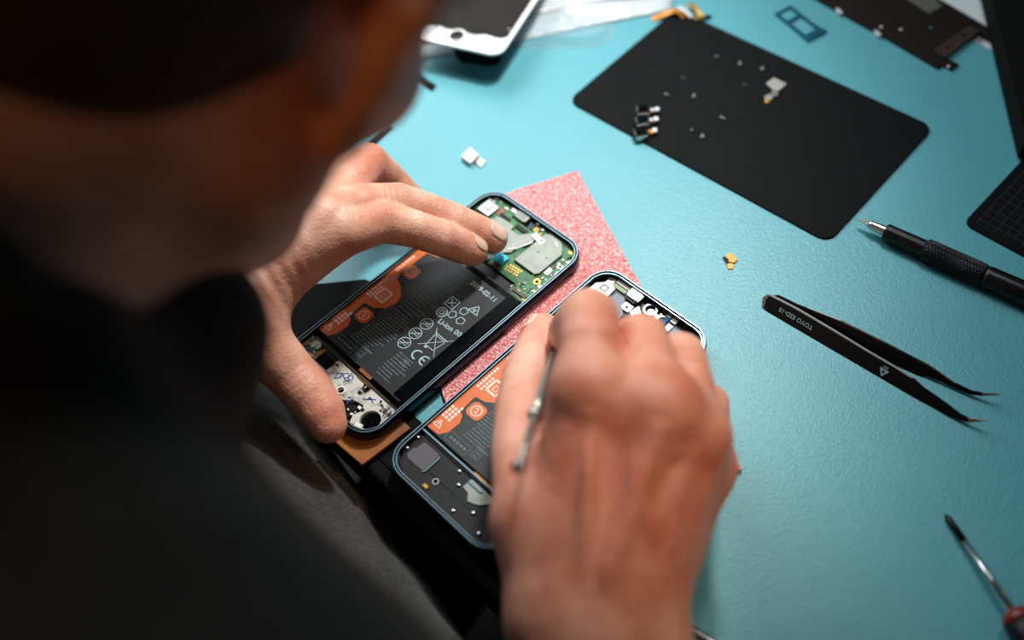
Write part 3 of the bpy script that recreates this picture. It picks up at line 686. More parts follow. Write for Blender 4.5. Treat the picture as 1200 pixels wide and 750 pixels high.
# ------------------------------------------------------------------ dark metal plate, laptop, second black pad
pl = thing_flat('metal_midplate', 'long dark metal phone plate with a brown bracket end, top right of the mat', 'metal plate', (1060, 30))
ch(MB().prism(flat([(930, -20), (956, 1), (1000, 26), (1040, 48), (1098, 82), (1105, 78.5), (1114, 84), (1123.5, 77), (1108, 69.5), (1143, 44), (1147, 40), (1160, 48), (1168.5, 41), (1150, 29.5), (1107, 4.5), (1060, -22)]),
   .1, 1.5, [flat([(1087, 30), (1092, 32), (1091, 35.5), (1086.5, 33)])]), 'plate', M['brownplate'], pl, bevel=.3)
ch(MB().prism(flat([(1093, 60), (1136, 31), (1147, 38), (1107, 69.5)], 1.5), 1.55, 2.6, [flat([(1127, 41.5), (1130.5, 42), (1129, 45), (1126.5, 44)], 1.5), flat([(1109, 56), (1112, 56.5), (1111, 59), (1108.5, 58.5)], 1.5)]), 'bracket', M['brownplate2'], pl, bevel=.2)
ch(MB().prism(flat([(1050, -14), (1063, 0), (1088, 16), (1104, 8), (1085, -12)], 1.5), 1.55, 1.9), 'steel_insert', M['steelbrush'], pl)
for x, y in ((1028, 41), (983, 15)):
    ch(MB().prism(flat([(x-4, y-3), (x+1, y-1), (x+4, y+3), (x+1, y+5), (x-4, y+1)]), .2, 2.2), 'edge_clip', M['whitebracket'], pl, bevel=.2)
for x, y in ((1112, 78), (1161, 24), (1164, 29), (1033, 32), (1056, 35)):
    p = at(x, y, 1.6); ch(MB().lathe((p[0], p[1], 1.5), (p[0], p[1], 9), [(0, 1.1), (.6, 1.1), (.9, .4)], 12), 'rivet', M['steelbrush'], pl)

def laptop():
    a, b = at(1158, -8, 14)[:2], at(1198, 155, 14)[:2]
    d = (b-a)/np.linalg.norm(b-a); n = np.array([-d[1], d[0]]);
    if n[0] < 0: n = -n
    A, B = a-d*60, b+d*8
    pts = [A, A+n*220, B+n*220, B]
    t = empty('laptop', (*((A+B)/2+n*110), 0), label='closed black laptop at the right edge of the picture', cat='laptop')
    ch(MB().prism([tuple(p) for p in pts], 1.2, 9), 'base', M['blackmatte'], t, bevel=1.2)
    ch(MB().prism([tuple(p) for p in pts], 9.4, 14), 'lid', M['blackmatte'], t, bevel=1.2)
    for k in (.1, .9):
        for j in (15, 200):
            p = A+(B-A)*k+n*j; ch(MB().prism(circle(p[0], p[1], 5), .0, 1.25), 'rubber_foot', M['black'], t)
    hb = [tuple(A+(B-A)*.2+n*214), tuple(A+(B-A)*.8+n*214), tuple(A+(B-A)*.8+n*219), tuple(A+(B-A)*.2+n*219)]
    ch(MB().prism(hb, 8.9, 9.5), 'hinge', M['black'], t)
laptop()
def second_pad():
    k = at(1128, 263)[:2]; e1 = at(1200, 186)[:2]-k; e2 = at(1200, 305)[:2]-k
    e1 /= np.linalg.norm(e1); e2 /= np.linalg.norm(e2)
    ang = math.atan2(e1[1], e1[0]); e2 = np.array([e1[1], -e1[0]])
    w, h = 105, 60
    ctr = k+e1*w/2+e2*h/2
    t = empty('rubber_pad', (ctr[0], ctr[1], 0), ang, label='black rounded pad with faint grid at the right edge above the knife handle', cat='pad')
    MB().prism(rrect(w, h, 5, 0, 6), .02, 1.2).build('pad', M['blackmat'], t, bevel=.3)
    g = MB()
    for i in range(-9, 10): g.box(i*5, 0, 1.2, .25, h-8, .05)
    for j in range(-5, 6): g.box(0, j*5, 1.2, w-8, .25, .05)
    g.build('grid_print', mat('faint_print', c(38, 42, 44), .7), t)
second_pad()

# ------------------------------------------------------------------ tools on the right
def tweezers():
    zb = .4
    p0 = at(900, 365, zb); p1 = at(1066, 462, zb); L = (p1-p0)/np.linalg.norm(p1-p0)
    near = np.array([L[1], -L[0], 0]);
    if near[1] > 0: near = -near
    n = near*.80+np.array([0, 0, .60]); n /= np.linalg.norm(n)
    t = empty('tweezers', p0, label='black curved-tip tweezers lying on the blue mat beside the knife', cat='tweezers')
    tip = [(1135, 495.5), (1148, 494.6), (1160, 493.2), (1148, 491.6), (1134, 489.5)]
    def arm(pxs, P0, th, name, m, nn=n):
        pts = [on_plane(x, y, P0, nn) for x, y in pxs]; k = len(pts)
        w = np.cross(nn, L); q2 = [(float(np.dot(p, L)), float(np.dot(p, w))) for p in pts]; base = float(np.dot(P0, nn))
        fn = lambda v: tuple(np.array(L)*v[0]+w*v[1]+nn*(base+v[2]))
        mb = MB(); mb.prism(q2, -th, 0, fn=fn); return ch(mb, name, m, t, bevel=.18)
    near_px = [(893, 353), (894.5, 348), (899, 345.5), (904, 345.5), (935, 361.5), (975, 385), (1015, 409.5), (1050, 430), (1070, 443), (1082, 454), (1098, 465), (1112, 475), (1125, 485), (1134, 489.5),
               (1135, 495.5), (1122, 491.5), (1106, 484.5), (1092, 476), (1074, 468), (1062, 462), (1030, 444), (990, 421), (950, 398.5), (915, 378), (899, 366), (894, 360)]
    arm(near_px, p0, 1.3, 'arm', M['tweez'])
    arm(tip, p0, .8, 'tip', M['steel'])
    nf = near*.80+np.array([0, 0, .60]); nf /= np.linalg.norm(nf)
    F0 = at(1084, 443, .4)
    far_px = [(905, 346.5), (912, 346), (935, 357), (985, 375.5), (1035, 400), (1086, 426.5), (1102, 437), (1120, 449), (1137, 457.5), (1152, 460.5), (1151, 464.3), (1136, 462.6), (1120, 456), (1103, 447.5), (1086, 441), (1074, 440.5), (1040, 424), (1000, 402), (950, 372)]
    # the far arm starts at the joint with the near arm and opens away from it
    Pj = on_plane(905, 350, p0, n)-n*1.3
    a_ = F0-Pj; wv = np.cross(n, L); nf = np.cross(a_/np.linalg.norm(a_), wv); nf = nf if np.dot(nf, n) > 0 else -nf; nf /= np.linalg.norm(nf)
    L2 = a_/np.linalg.norm(a_)
    def arm2(pxs, th, name, m):
        pts = [on_plane(x, y, F0, nf) for x, y in pxs]; w = np.cross(nf, L2)
        q2 = [(float(np.dot(p, L2)), float(np.dot(p, w))) for p in pts]; base = float(np.dot(F0, nf))
        mb = MB(); mb.prism(q2, -th, 0, fn=lambda v: tuple(L2*v[0]+w*v[1]+nf*(base+v[2]))); return ch(mb, name, m, t, bevel=.18)
    arm2(far_px, 1.3, 'arm', M['tweez'])
    arm2([(1151, 464.3), (1151, 460.3), (1165, 461), (1179, 462.3), (1165, 463.6)], .8, 'tip', M['steel'])
    # bare worn upper edges, the light they catch put into the pale colour
    arm([(899, 345.5), (904, 345.5), (935, 361.5), (975, 385), (1015, 409.5), (1050, 430), (1070, 443), (1069, 444), (1049, 431.6), (1014, 411.2), (974, 387), (934, 363.4), (903, 347.3)], p0+n*.08, .9, 'worn_glint_edge', M['silverpart'])
    arm2([(945, 360.4), (985, 375.5), (1035, 400), (1086, 426.5), (1102, 437), (1120, 449), (1119, 450), (1101, 438.2), (1085, 427.8), (1034, 401.4), (984, 376.8)], 1.5, 'worn_glint_edge', M['silverpart'])
    # rear cap
    arm([(892.5, 355), (894, 348), (899, 345), (902, 346), (897, 352), (895.5, 361)], p0+n*.15, 1.8, 'end_cap', M['steelbrush'])
    # engraving, upside down as seen from the bench's front
    w = np.cross(n, L); sgn = 1
    def lay(txt, px, size, name):
        P = on_plane(*px, p0, n); X = -L; Y = np.cross(n, X)
        mb = MB(); mb.text(txt, size, 0, 0, 0, fn=lambda v: tuple(P+X*v[0]+Y*v[1]+n*(.05+v[2])), bold=.02); ch(mb, name, M['print'], t)
    lay('TOYO ESD-15', (932.5, 373), 3.1, 'engraving')
    P = on_plane(1035, 436, p0, n); X = -L; Y = np.cross(n, X)
    f3 = lambda v: tuple(P+X*v[0]+Y*v[1]+n*(.05+v[2]))
    mb = MB(); mb.prism([(-2.4, -1.5), (2.4, -1.5), (0, 2.4)], 0, .05, [[(-1.0, -.7), (1.0, -.7), (0, 1.1)]], fn=f3); mb.text('ESD', 1.5, 0, -2.6, 0, fn=f3); ch(mb, 'static_symbol', M['print'], t)
    # toothed inner edge below the joint
tweezers()

def knife():
    a, b = at(1003, 257, 5.0), at(1200, 345, 5.0)
    d = (b-a)/np.linalg.norm(b-a)
    t = empty('craft_knife', a*np.array([1, 1, 0]), label='black craft knife with knurled grip and short silver blade, at the right edge', cat='knife')
    def seg(x): return (at(x, 257+(x-1003)*88/197, 5.0)-a)@d
    A = lambda s, z=5.8: np.array([*(a+d*s)[:2], z])
    s1, s2, s3, s4, s5 = seg(1016), seg(1037), seg(1082), seg(1153), seg(1153)+95
    P0 = A(0, 5.8); P1 = A(10, 5.8)
    # blade
    wv = np.array([-d[1], d[0]])
    pts = [tuple(A(0)[:2]), tuple((A(s1+2)[:2]-wv*1.6)), tuple((A(s1+2)[:2]+wv*1.6)), tuple((A(s1*.5)[:2]+wv*1.7))]
    ch(MB().prism(pts, 5.5, 6.0), 'blade', M['steel'], t, bevel=.1)
    ch(MB().lathe(P0, P1, [(s1, 1.2), (s1+1.5, 2.2), (s1+3, 2.4), (s2-.5, 2.7), (s2, 2.7)], 24), 'collet', M['steel'], t, smooth=True)
    ch(MB().lathe(P0, P1, [(s2, 2.6), (s2, 4.0), (s2+.6, 4.3), (s3, 4.5), (s3, 4.0)], 28), 'ferrule', M['knurl'], t, smooth=False)
    dp = lambda s, k: .28*(abs(math.sin(k*13+s*1.9))+abs(math.sin(k*13-s*1.9)))-.28
    n = 110
    ch(MB().lathe(P0, P1, [(s3, 4.6)]+[(s3+.8+(s4-s3-1.6)*i/n, 5.55) for i in range(n+1)]+[(s4, 5.0)], 96, disp=lambda s, k: dp(s, k) if s3+.9 < s < s4-.9 else 0), 'knurled_grip', M['knurl'], t)
    ch(MB().lathe(P0, P1, [(s4, 5.3), (s4+2, 5.6), (s4+20, 5.9), (s5-6, 5.75), (s5-1, 5.2), (s5, 4)], 32), 'handle', M['knurl'], t, smooth=True)
knife()

def screwdriver():
    a, b = at(1108, 603, 1.6), at(1188, 717, 7.6)
    d = (b-a)/np.linalg.norm(b-a); L = np.linalg.norm(b-a)
    t = empty('screwdriver', (a[0], a[1], 0), label='screwdriver with steel shaft, black tip and dark red handle, lower right corner', cat='screwdriver')
    ch(MB().lathe(a, b, [(0, .5), (1.2, .9), (2.2, 1.45), (13.5, 1.5)], 20), 'tip', M['black'], t, smooth=True)
    ch(MB().lathe(a, b, [(13.3, 1.3), (L+2, 1.35)], 20), 'shaft', M['steel'], t, smooth=True)
    ch(MB().lathe(a, b, [(L-.5, 3.0), (L+.5, 5.4), (L+3, 6.8), (L+5, 7.0)], 28), 'red_collar', M['red'], t, smooth=True)
    fl = lambda s, k: -.5*max(0, math.cos(6*k)) if s > L+7 else 0
    ch(MB().lathe(a, b, [(L+5, 6.9)]+[(L+5.1+i*6, 7.1+.8*math.sin(i*.8)) for i in range(13)]+[(L+80, 5)], 48, disp=fl), 'handle', M['black'], t, smooth=True)
screwdriver()
def spare_rod():
    a, b = at(786, 724, 2.6), at(860, 770, 2.6)
    d = (b-a)/np.linalg.norm(b-a)
    t = empty('screwdriver', (a[0], a[1], 0), label='polished steel rod tool poking out from under the right wrist', cat='tool')
    ch(MB().lathe(a, b, [(0, 2.3), (.6, 2.5), (45, 2.5), (50, 2.5)], 22), 'shaft', M['steel'], t, smooth=True)
    ch(MB().lathe(a, b, [(50, 2.4), (52, 3.4), (110, 3.6), (114, 2.4)], 22), 'handle', M['black'], t, smooth=True)
spare_rod()

# ------------------------------------------------------------------ implicit-surface modelling for the person
def smin(a, b, k):
    h = np.maximum(k-np.abs(a-b), 0)/k
    return np.minimum(a, b)-h*h*k*.25
class Cone:
    def __init__(s, a, b, ra, rb, flat=None):
        s.a = np.array(a, float); s.b = np.array(b, float); s.ra = ra; s.rb = rb
        s.c = (s.a+s.b)/2; s.R = np.linalg.norm(s.b-s.a)/2+max(ra, rb)
    def __call__(s, p):
        ba = s.b-s.a; l2 = ba@ba+1e-9; rr = s.ra-s.rb; a2 = max(l2-rr*rr, 1e-6); il2 = 1/l2
        pa = p-s.a; y = pa@ba; z = y-l2
        x2 = ((pa*l2-y[:, None]*ba)**2).sum(1); y2 = y*y*l2; z2 = z*z*l2
        k = np.sign(rr)*rr*rr*x2
        d = (np.sqrt(x2*a2*il2)+y*rr)*il2-s.ra
        m1 = np.sign(z)*a2*z2 > k; m2 = np.sign(y)*a2*y2 < k
        d = np.where(m2, np.sqrt(x2+y2)*il2-s.ra, d); d = np.where(m1, np.sqrt(x2+z2)*il2-s.rb, d)
        return d
class Ell:
    def __init__(s, c_, r, Rm=None):
        s.c = np.array(c_, float); s.r = np.array(r, float); s.M = np.eye(3) if Rm is None else np.array(Rm, float); s.R = max(s.r)
    def __call__(s, p):
        q = (p-s.c)@s.M.T
        k0 = np.sqrt(((q/s.r)**2).sum(1)); k1 = np.sqrt(((q/(s.r*s.r))**2).sum(1))+1e-9
        return k0*(k0-1)/k1

class Shape:
    """groups of primitives, blended inside a group with k_in and to the running total with k_out"""
    def __init__(s): s.g = []; s.sub = []; s.disp = []
    def group(s, prims, kin, kout): s.g.append((prims, kin, kout))
    def carve(s, prim, k): s.sub.append((prim, k))
    def cull(s, cen, rad):
        out = Shape(); out.disp = [d for d in s.disp if np.linalg.norm(d[0]-cen) < rad+d[1]]
        for prims, a, b in s.g:
            pr = [p for p in prims if np.linalg.norm(p.c-cen) < rad+p.R]
            if pr: out.g.append((pr, a, b))
        out.sub = [(p, k) for p, k in s.sub if np.linalg.norm(p.c-cen) < rad+p.R]
        return out
    def __call__(s, p):
        F = None
        for prims, kin, kout in s.g:
            f = None
            for q in prims:
                v = q(p); f = v if f is None else smin(f, v, kin)
            F = f if F is None else smin(F, f, kout)
        for q, k in s.sub:
            F = -smin(-F, q(p), k)
        for c_, R_, fn in s.disp: F = F+fn(p)
        return F

def surface(shape, h, n=20, margin=24, newton=2):
    prims = [q for g in shape.g for q in g[0]]
    lo = np.min([q.c-q.R for q in prims], 0)-4*h; hi = np.max([q.c+q.R for q in prims], 0)+4*h
    B = n*h; hd = B*.8661; nb = np.ceil((hi-lo)/B).astype(int)
    D = (nb*n+2)
    key = lambda I: (I[:, 0].astype(np.int64)*D[1]+I[:, 1])*D[2]+I[:, 2]
    ax = np.arange(n+1); G = np.stack(np.meshgrid(ax, ax, ax, indexing='ij'), -1).reshape(-1, 3)
    C8 = np.array([(i, j, k) for i in (0, 1) for j in (0, 1) for k in (0, 1)])
    pcs = np.array([q.c for q in prims]); prs = np.array([q.R for q in prims])
    VK, VP, Q = [], [], []
    for bi in range(nb[0]):
        for bj in range(nb[1]):
            for bk in range(nb[2]):
                o = np.array([bi, bj, bk])*n; cen = lo+(o+n/2)*h
                if not (np.linalg.norm(pcs-cen, axis=1) < prs+hd+margin).any(): continue
                sh = shape.cull(cen, hd+margin)
                if not sh.g: continue
                f0 = sh(cen[None])[0]
                if abs(f0) > hd*1.6+10: continue
                V = sh(lo+(G+o)*h).reshape(n+1, n+1, n+1)
                if V.min() > 0 or V.max() < 0: continue
                s_ = V < 0
                cnt = sum(s_[i:n+i, j:n+j, k:n+k].astype(int) for i, j, k in C8)
                cells = np.argwhere((cnt > 0) & (cnt < 8))
                if len(cells) == 0: continue
                acc = np.zeros((len(cells), 3)); num = np.zeros(len(cells))
                for a in range(8):
                    for d in range(3):
                        if C8[a][d]: continue
                        ca = cells+C8[a]; e = np.zeros(3, int); e[d] = 1; cb = ca+e
                        va = V[ca[:, 0], ca[:, 1], ca[:, 2]]; vb = V[cb[:, 0], cb[:, 1], cb[:, 2]]
                        m = (va < 0) != (vb < 0); t = va/(va-vb+1e-12)
                        pt = ca+t[:, None]*e; acc[m] += pt[m]; num[m] += 1
                P = lo+(acc/num[:, None]+o)*h
                for _ in range(newton):
                    e = .35; F = sh(P); g_ = np.stack([sh(P+np.eye(3)[d]*e)-F for d in range(3)], 1)/e
                    st_ = (F/((g_**2).sum(1)+1e-6))[:, None]*g_; ln = np.linalg.norm(st_, axis=1, keepdims=True)
                    P = P-st_*np.minimum(1, .45*h/(ln+1e-9))
                VK.append(key(cells+o)); VP.append(P)
                # quads for lattice edges starting in [0,n)
                for d in range(3):
                    e = np.zeros(3, int); e[d] = 1
                    A = s_[:n, :n, :n]; Bm = s_[e[0]:n+e[0], e[1]:n+e[1], e[2]:n+e[2]]
                    ed = np.argwhere(A != Bm)
                    if len(ed) == 0: continue
                    ins = A[ed[:, 0], ed[:, 1], ed[:, 2]]
                    u = np.zeros(3, int); u[(d+1) % 3] = 1; w = np.zeros(3, int); w[(d+2) % 3] = 1
                    I = ed+o
                    qd = np.stack([key(I-u-w), key(I-w), key(I), key(I-u)], 1)
                    qd[~ins] = qd[~ins][:, ::-1]; Q.append(qd)
    VK = np.concatenate(VK); VP = np.concatenate(VP); Q = np.concatenate(Q)
    od = np.argsort(VK); VK = VK[od]; VP = VP[od]
    idx = np.searchsorted(VK, Q); idx = np.minimum(idx, len(VK)-1); ok = (VK[idx] == Q).all(1)
    return VP, idx[ok]

def np_mesh(name, V, F, m, parent, attr=None, smooth=True):
    me = bpy.data.meshes.new(name); V = V*S
    me.vertices.add(len(V)); me.vertices.foreach_set('co', V.astype(np.float32).ravel())
    me.loops.add(len(F)*4); me.loops.foreach_set('vertex_index', F.astype(np.int32).ravel())
    me.polygons.add(len(F)); me.polygons.foreach_set('loop_start', np.arange(len(F), dtype=np.int32)*4)
    me.update(calc_edges=True); me.validate()
    me.polygons.foreach_set('use_smooth', [smooth]*len(me.polygons)); me.materials.append(m)
    if attr is not None:
        a = me.attributes.new('flush', 'FLOAT', 'POINT'); a.data.foreach_set('value', attr.astype(np.float32))
    o = bpy.data.objects.new(name, me); COL.objects.link(o); o.parent = parent
    if parent: l = parent.location; o.location = (-l[0], -l[1], -l[2])
    return o

#PERSON_BEGIN
body = Shape()
P3 = lambda t: np.array(at(t[0], t[1], t[2]))
def chain(pts):                                     # pts: (px, py, height above desk, radius)
    q = [(P3(p[:3]), p[3]) for p in pts]
    return [Cone(q[i][0], q[i+1][0], q[i][1], q[i+1][1]) for i in range(len(q)-1)]

# --- right hand
R_idx = [(692, 458, 98, 12.4), (691, 405, 100, 11.6), (690, 373, 97, 11.8), (680, 374, 74, 10.2), (668, 388, 54, 9.6), (663, 397, 42, 8.2)]
R_mid = [(773, 480, 95, 12.4), (760, 432, 93, 11.2), (751, 400, 86, 11.4), (742, 398, 62, 10), (722, 408, 38, 9.4), (712, 416, 30, 8)]
R_rng = [(812, 508, 80, 11.4), (805, 455, 77, 10.6), (797, 420, 70, 10.8), (790, 416, 48, 9.4), (772, 430, 26, 8.8), (762, 440, 22, 7.6)]
R_pnk = [(823, 546, 60, 10), (830, 505, 52, 9.0), (829, 474, 42, 9.2), (818, 466, 28, 8.2), (810, 476, 18, 7.8)]
R_thb = [(622, 600, 70, 14), (613, 530, 58, 12.8), (611, 478, 48, 11.4), (618, 440, 42, 11), (631, 405, 36, 10), (637, 388, 32, 8.6)]
for f_ in (R_idx, R_mid, R_rng, R_pnk): body.group(chain(f_), .5, 1.0)
body.group(chain(R_thb), .5, 1.6)
palm = []
W = (706, 745, 60)
palm += [Cone(P3((668, 720, 62)), P3((692, 458, 97)), 17, 13.2), Cone(P3((695, 725, 62)), P3((773, 480, 95)), 18, 13), Cone(P3((718, 728, 56)), P3((818, 512, 80)), 18, 12.2),
         Cone(P3((738, 730, 47)), P3((822, 545, 58)), 17, 10.8), Cone(P3((766, 650, 42)), P3((812, 560, 48)), 13.5, 10),
         Cone(P3((660, 715, 60)), P3((626, 620, 68)), 18, 15.5), Cone(P3((645, 620, 70)), P3((665, 520, 76)), 14, 10),
         Cone(P3((692, 462, 93)), P3((773, 488, 90)), 12.5, 12.5), Cone(P3((773, 488, 90)), P3((822, 548, 56)), 12.5, 9)]
body.group(palm, 13, 7)
el_r = np.array([62, -398, 20.0]); w_r = P3((705, 735, 60))
body.group([Cone(P3((668, 735, 58)), el_r+(-12, 0, 4), 19, 33), Cone(P3((738, 740, 50)), el_r+(12, 0, 0), 18, 33)], 14, 14)
# tendons, veins (raised) and the crease of the thumb web (sunk) on the back of the hand
def ridge(p, q, amp, w):
    a, b = P3(p), P3(q); ab = b-a; l2 = ab@ab
    def fn(x):
        t = (x-a)@ab/l2; tc = np.clip(t, 0, 1); d2 = ((x-a-tc[:, None]*ab)**2).sum(1)
        return -amp*np.exp(-d2/(w*w))*np.sin(np.pi*np.clip(t, 0, 1))**.7
    body.disp.append(((a+b)/2, math.sqrt(l2)/2+3*w, fn))
for p_, q_, am, w_ in (((684, 700, 82), (691, 475, 110), 1.6, 3.6), ((704, 700, 82), (774, 492, 107), 2.0, 3.8), ((726, 700, 76), (813, 520, 93), 2.0, 3.8), ((744, 700, 68), (820, 555, 72), 1.6, 3.4),
                       ((742, 520, 103), (722, 610, 97), 1.0, 2.2), ((724, 600, 97), (706, 690, 86), 1.0, 2.2), ((798, 545, 92), (786, 650, 79), 1.0, 2.2), ((742, 560, 99), (770, 640, 85), .9, 2.0),
                       ((722, 500, 104), (716, 660, 91), -1.2, 5), ((790, 530, 95), (758, 670, 80), -1.3, 5),
                       ((626, 558, 82), (664, 592, 90), -1.3, 2.6)):
    ridge(p_, q_, am*1.9, w_)
# knuckle bumps
body.group([Ell(P3((693, 456, 103)), (9, 9, 7.5)), Ell(P3((776, 479, 100)), (8.5, 8.5, 7.5)), Ell(P3((814, 512, 86)), (8, 8, 7))], 1, 8)

# --- left hand
L_idx = [(352, 292, 62, 14.5), (405, 272, 66, 11.4), (447, 259, 58, 10.6), (485, 268, 51, 9.2), (515, 278, 42, 9.2), (541, 289, 30, 8.6), (553, 294, 24, 8.0)]
L_mid = [(378, 262, 68, 14), (425, 242, 62, 11.2), (466, 238, 52, 10.2), (500, 247, 43, 9.2), (532, 259, 35, 9.2), (564, 273, 25, 8.6), (577, 280, 20.5, 8.0)]
L_rng = [(385, 245, 60, 12.5), (410, 215, 58, 10.2), (432, 190, 52, 10), (456, 210, 36, 9), (478, 232, 24, 8.6), (490, 244, 18, 7.6)]
L_pnk = [(365, 232, 52, 12), (385, 205, 46, 9.4), (402, 188, 38, 9), (420, 205, 24, 8), (436, 220, 15, 7.4)]
L_thb = [(285, 372, 56, 16.5), (312, 408, 44, 13.8), (340, 437, 34, 12), (362, 460, 29, 11.6), (377, 482, 25, 10.6), (384, 497, 22, 9)]
for f_ in (L_idx, L_mid, L_rng, L_pnk): body.group(chain(f_), .5, 1.0)
body.group(chain(L_thb), .5, 1.6)
body.group([Cone(P3((262, 345, 60)), P3((352, 292, 60)), 21, 15), Cone(P3((262, 335, 68)), P3((378, 262, 68)), 19, 14.5), Cone(P3((255, 325, 64)), P3((385, 245, 60)), 18, 13.5),
            Cone(P3((255, 325, 54)), P3((365, 232, 52)), 17, 13), Cone(P3((285, 372, 56)), P3((330, 310, 56)), 16, 14)], 9, 8)
el_l = np.array([-385, -62, 0.0]); w_l = P3((258, 345, 62))
body.group([Cone(P3((262, 355, 58)), el_l+(0, -10, 0), 21, 34), Cone(P3((255, 330, 62)), el_l+(0, 12, 0), 20, 34)], 14, 14)

# --- head: frame of the head (right, face, up)
Fd = ROT.T@np.array([.27, .10, .96]); Fd /= np.linalg.norm(Fd)
Rt = ROT.T@np.array([.79, -.58, -.18]); Rt -= Fd*(Rt@Fd); Rt /= np.linalg.norm(Rt)
Up = np.cross(Rt, Fd)
HM = np.stack([Rt, Fd, Up])                          # rows
EAR = CAM+ROT.T@np.array([(494-600)/FPX*238, (375-4)/FPX*238, 238.0]); HC = EAR-Rt*80
H = lambda x, y, z: HC+Rt*x+Fd*y+Up*z
hs = [Ell(H(0, -8, 22), (74, 94, 86), HM), Ell(H(0, 22, -22), (66, 68, 76), HM), Ell(H(0, 44, -58), (50, 46, 44), HM), Cone(H(-30, 74, -92), H(30, 74, -92), 16, 16), Cone(H(0, 84, -96), H(0, 78, -84), 16, 20),
      Cone(H(62, 5, -50), H(34, 66, -92), 17, 14), Cone(H(-62, 5, -50), H(-34, 66, -92), 17, 14),
      Cone(H(-32, 84, 8), H(32, 84, 8), 10, 10), Ell(H(42, 66, -30), (22, 20, 18), HM), Ell(H(-42, 66, -30), (22, 20, 18), HM)]
body.group(hs, 22, 10)
body.group([Cone(H(0, 90, 4), H(0, 110, -30), 7, 10), Cone(H(-11, 98, -34), H(11, 98, -34), 7, 7)], 6, 8)
body.group([Cone(H(-19, 92, -58), H(19, 92, -58), 5, 5), Cone(H(-16, 91, -66), H(16, 91, -66), 6, 6)], 1, 4)
for sx in (-1, 1):
    body.carve(Ell(H(sx*31, 94, -6), (17, 13, 11), HM), 8)
    e0 = lambda y, z, o=0: H(sx*(78+o), y, z)
    helix = [e0(6, -14, -2), e0(12, 8, 2), e0(6, 26, 6), e0(-10, 30, 11), e0(-22, 18, 13), e0(-22, -2, 12), e0(-13, -20, 8), e0(-3, -33, 4)]
    body.group([Cone(helix[i], helix[i+1], 4.2, 4.2) for i in range(7)]+[Ell(H(sx*82, -4, -34), (5, 9, 10), HM)], 4, 5)
    body.group([Ell(H(sx*82, -8, 0), (5, 15, 26), HM)], 1, 5)
    body.carve(Ell(H(sx*90, -4, -2), (9, 9, 15), HM), 5)
C7 = np.array([-168.0, -142.0, 236.0])
body.group([Cone(H(0, -18, -52), C7, 54, 60), Cone(H(0, 20, -70), C7+(34, 26, -40), 44, 50)], 20, 24)
SHR = np.array([-78.0, -262.0, 172.0]); SHL = np.array([-282.0, 14.0, 186.0])
chest = np.array([-196, -146, 90.0])
NB = np.array([N_DIR[0], N_DIR[1], 0]); TM = np.stack([np.array([E_DIR[0], E_DIR[1], 0]), NB, np.array([0, 0, 1.0])])
body.group([Cone(C7, SHR, 46, 44), Cone(C7, SHL, 46, 44), Ell(chest, (140, 76, 150), TM), Cone(SHR, el_r, 42, 36), Cone(SHL, el_l, 42, 36)], 40, 30)

# knuckle creases
def crease(p, ax, wl, amp, rad):
    c_ = P3(p); a = (P3(ax[1])-P3(ax[0])); a /= np.linalg.norm(a)
    def fn(q):
        d = q-c_; t = d@a; g_ = np.exp(-(d**2).sum(1)/(rad*rad)); return amp*g_*np.cos(2*np.pi*t/wl)
    body.disp.append((c_, rad*3, fn))
crease((443, 250, 60), ((405, 272, 62), (485, 266, 45)), 3.4, .28, 7); crease((460, 229, 64), ((425, 245, 64), (500, 249, 48)), 3.4, .28, 7)
crease((515, 264, 45), ((485, 266, 45), (545, 286, 27)), 2.8, .2, 5); crease((530, 249, 48), ((500, 249, 48), (566, 273, 28)), 2.8, .2, 5)
crease((690, 365, 106), ((691, 405, 101), (688, 372, 90)), 3.6, .14, 8)
crease((300, 330, 80), ((262, 345, 60), (352, 292, 60)), 6.5, .35, 22)
crease((352, 448, 42), ((330, 425, 36), (366, 470, 26)), 3.4, .13, 8)

person = empty('person', (-196, -146, -300), label='person in a dark grey knitted sweater leaning over the bench, both hands on the phones', cat='person')
V, F = surface(body, 1.3)
flush = np.zeros(len(V))
for p, r, a in (((690, 458, 112), 17, .5), ((776, 484, 104), 13, .5), ((818, 516, 90), 11, .4), ((443, 250, 62), 10, .25), ((690, 372, 106), 12, .2), ((435, 190, 60), 16, .35), ((635, 390, 46), 12, .3),
                ((556, 291, 26), 11, .3), ((578, 279, 26), 11, .3), ((380, 490, 28), 18, .35), ((842, 560, 66), 12, .3)):
    d2 = ((V-P3(p))**2).sum(1); flush = np.maximum(flush, a*np.exp(-d2/(r*r)))
flush = np.maximum(flush, .6*np.exp(-((V-P3((740, 560, 80)))**2).sum(1)/(60*60)))
np_mesh('body', V, F, M['skin'], person, flush)

# --- hair: short, over the cranium behind and above the hairline
hair = Shape()
hair.group([Ell(H(0, -10, 24), (78, 98, 90), HM), Ell(H(0, -40, -22), (64, 56, 56), HM)], 20, 10)
hair.carve(Ell(H(0, 78, -50), (120, 74, 98), HM), 6); hair.carve(Ell(H(0, -20, -120), (130, 130, 62), HM), 8)
for sx in (-1, 1): hair.carve(Ell(H(sx*84, -3, -4), (26, 25, 36), HM), 4)
V, F = surface(hair, 3.0, n=14); np_mesh('hair', V, F, M['hair'], person)
for sx in (-1, 1):
    o = MB().lathe(H(sx*31, 74, -7), H(sx*31, 90, -7), [(12*(1-math.cos(t)), 12*math.sin(t)) for t in np.linspace(.02, math.pi-.02, 12)], 20)
    ch(o, 'eye', M['eye'], person, smooth=True)

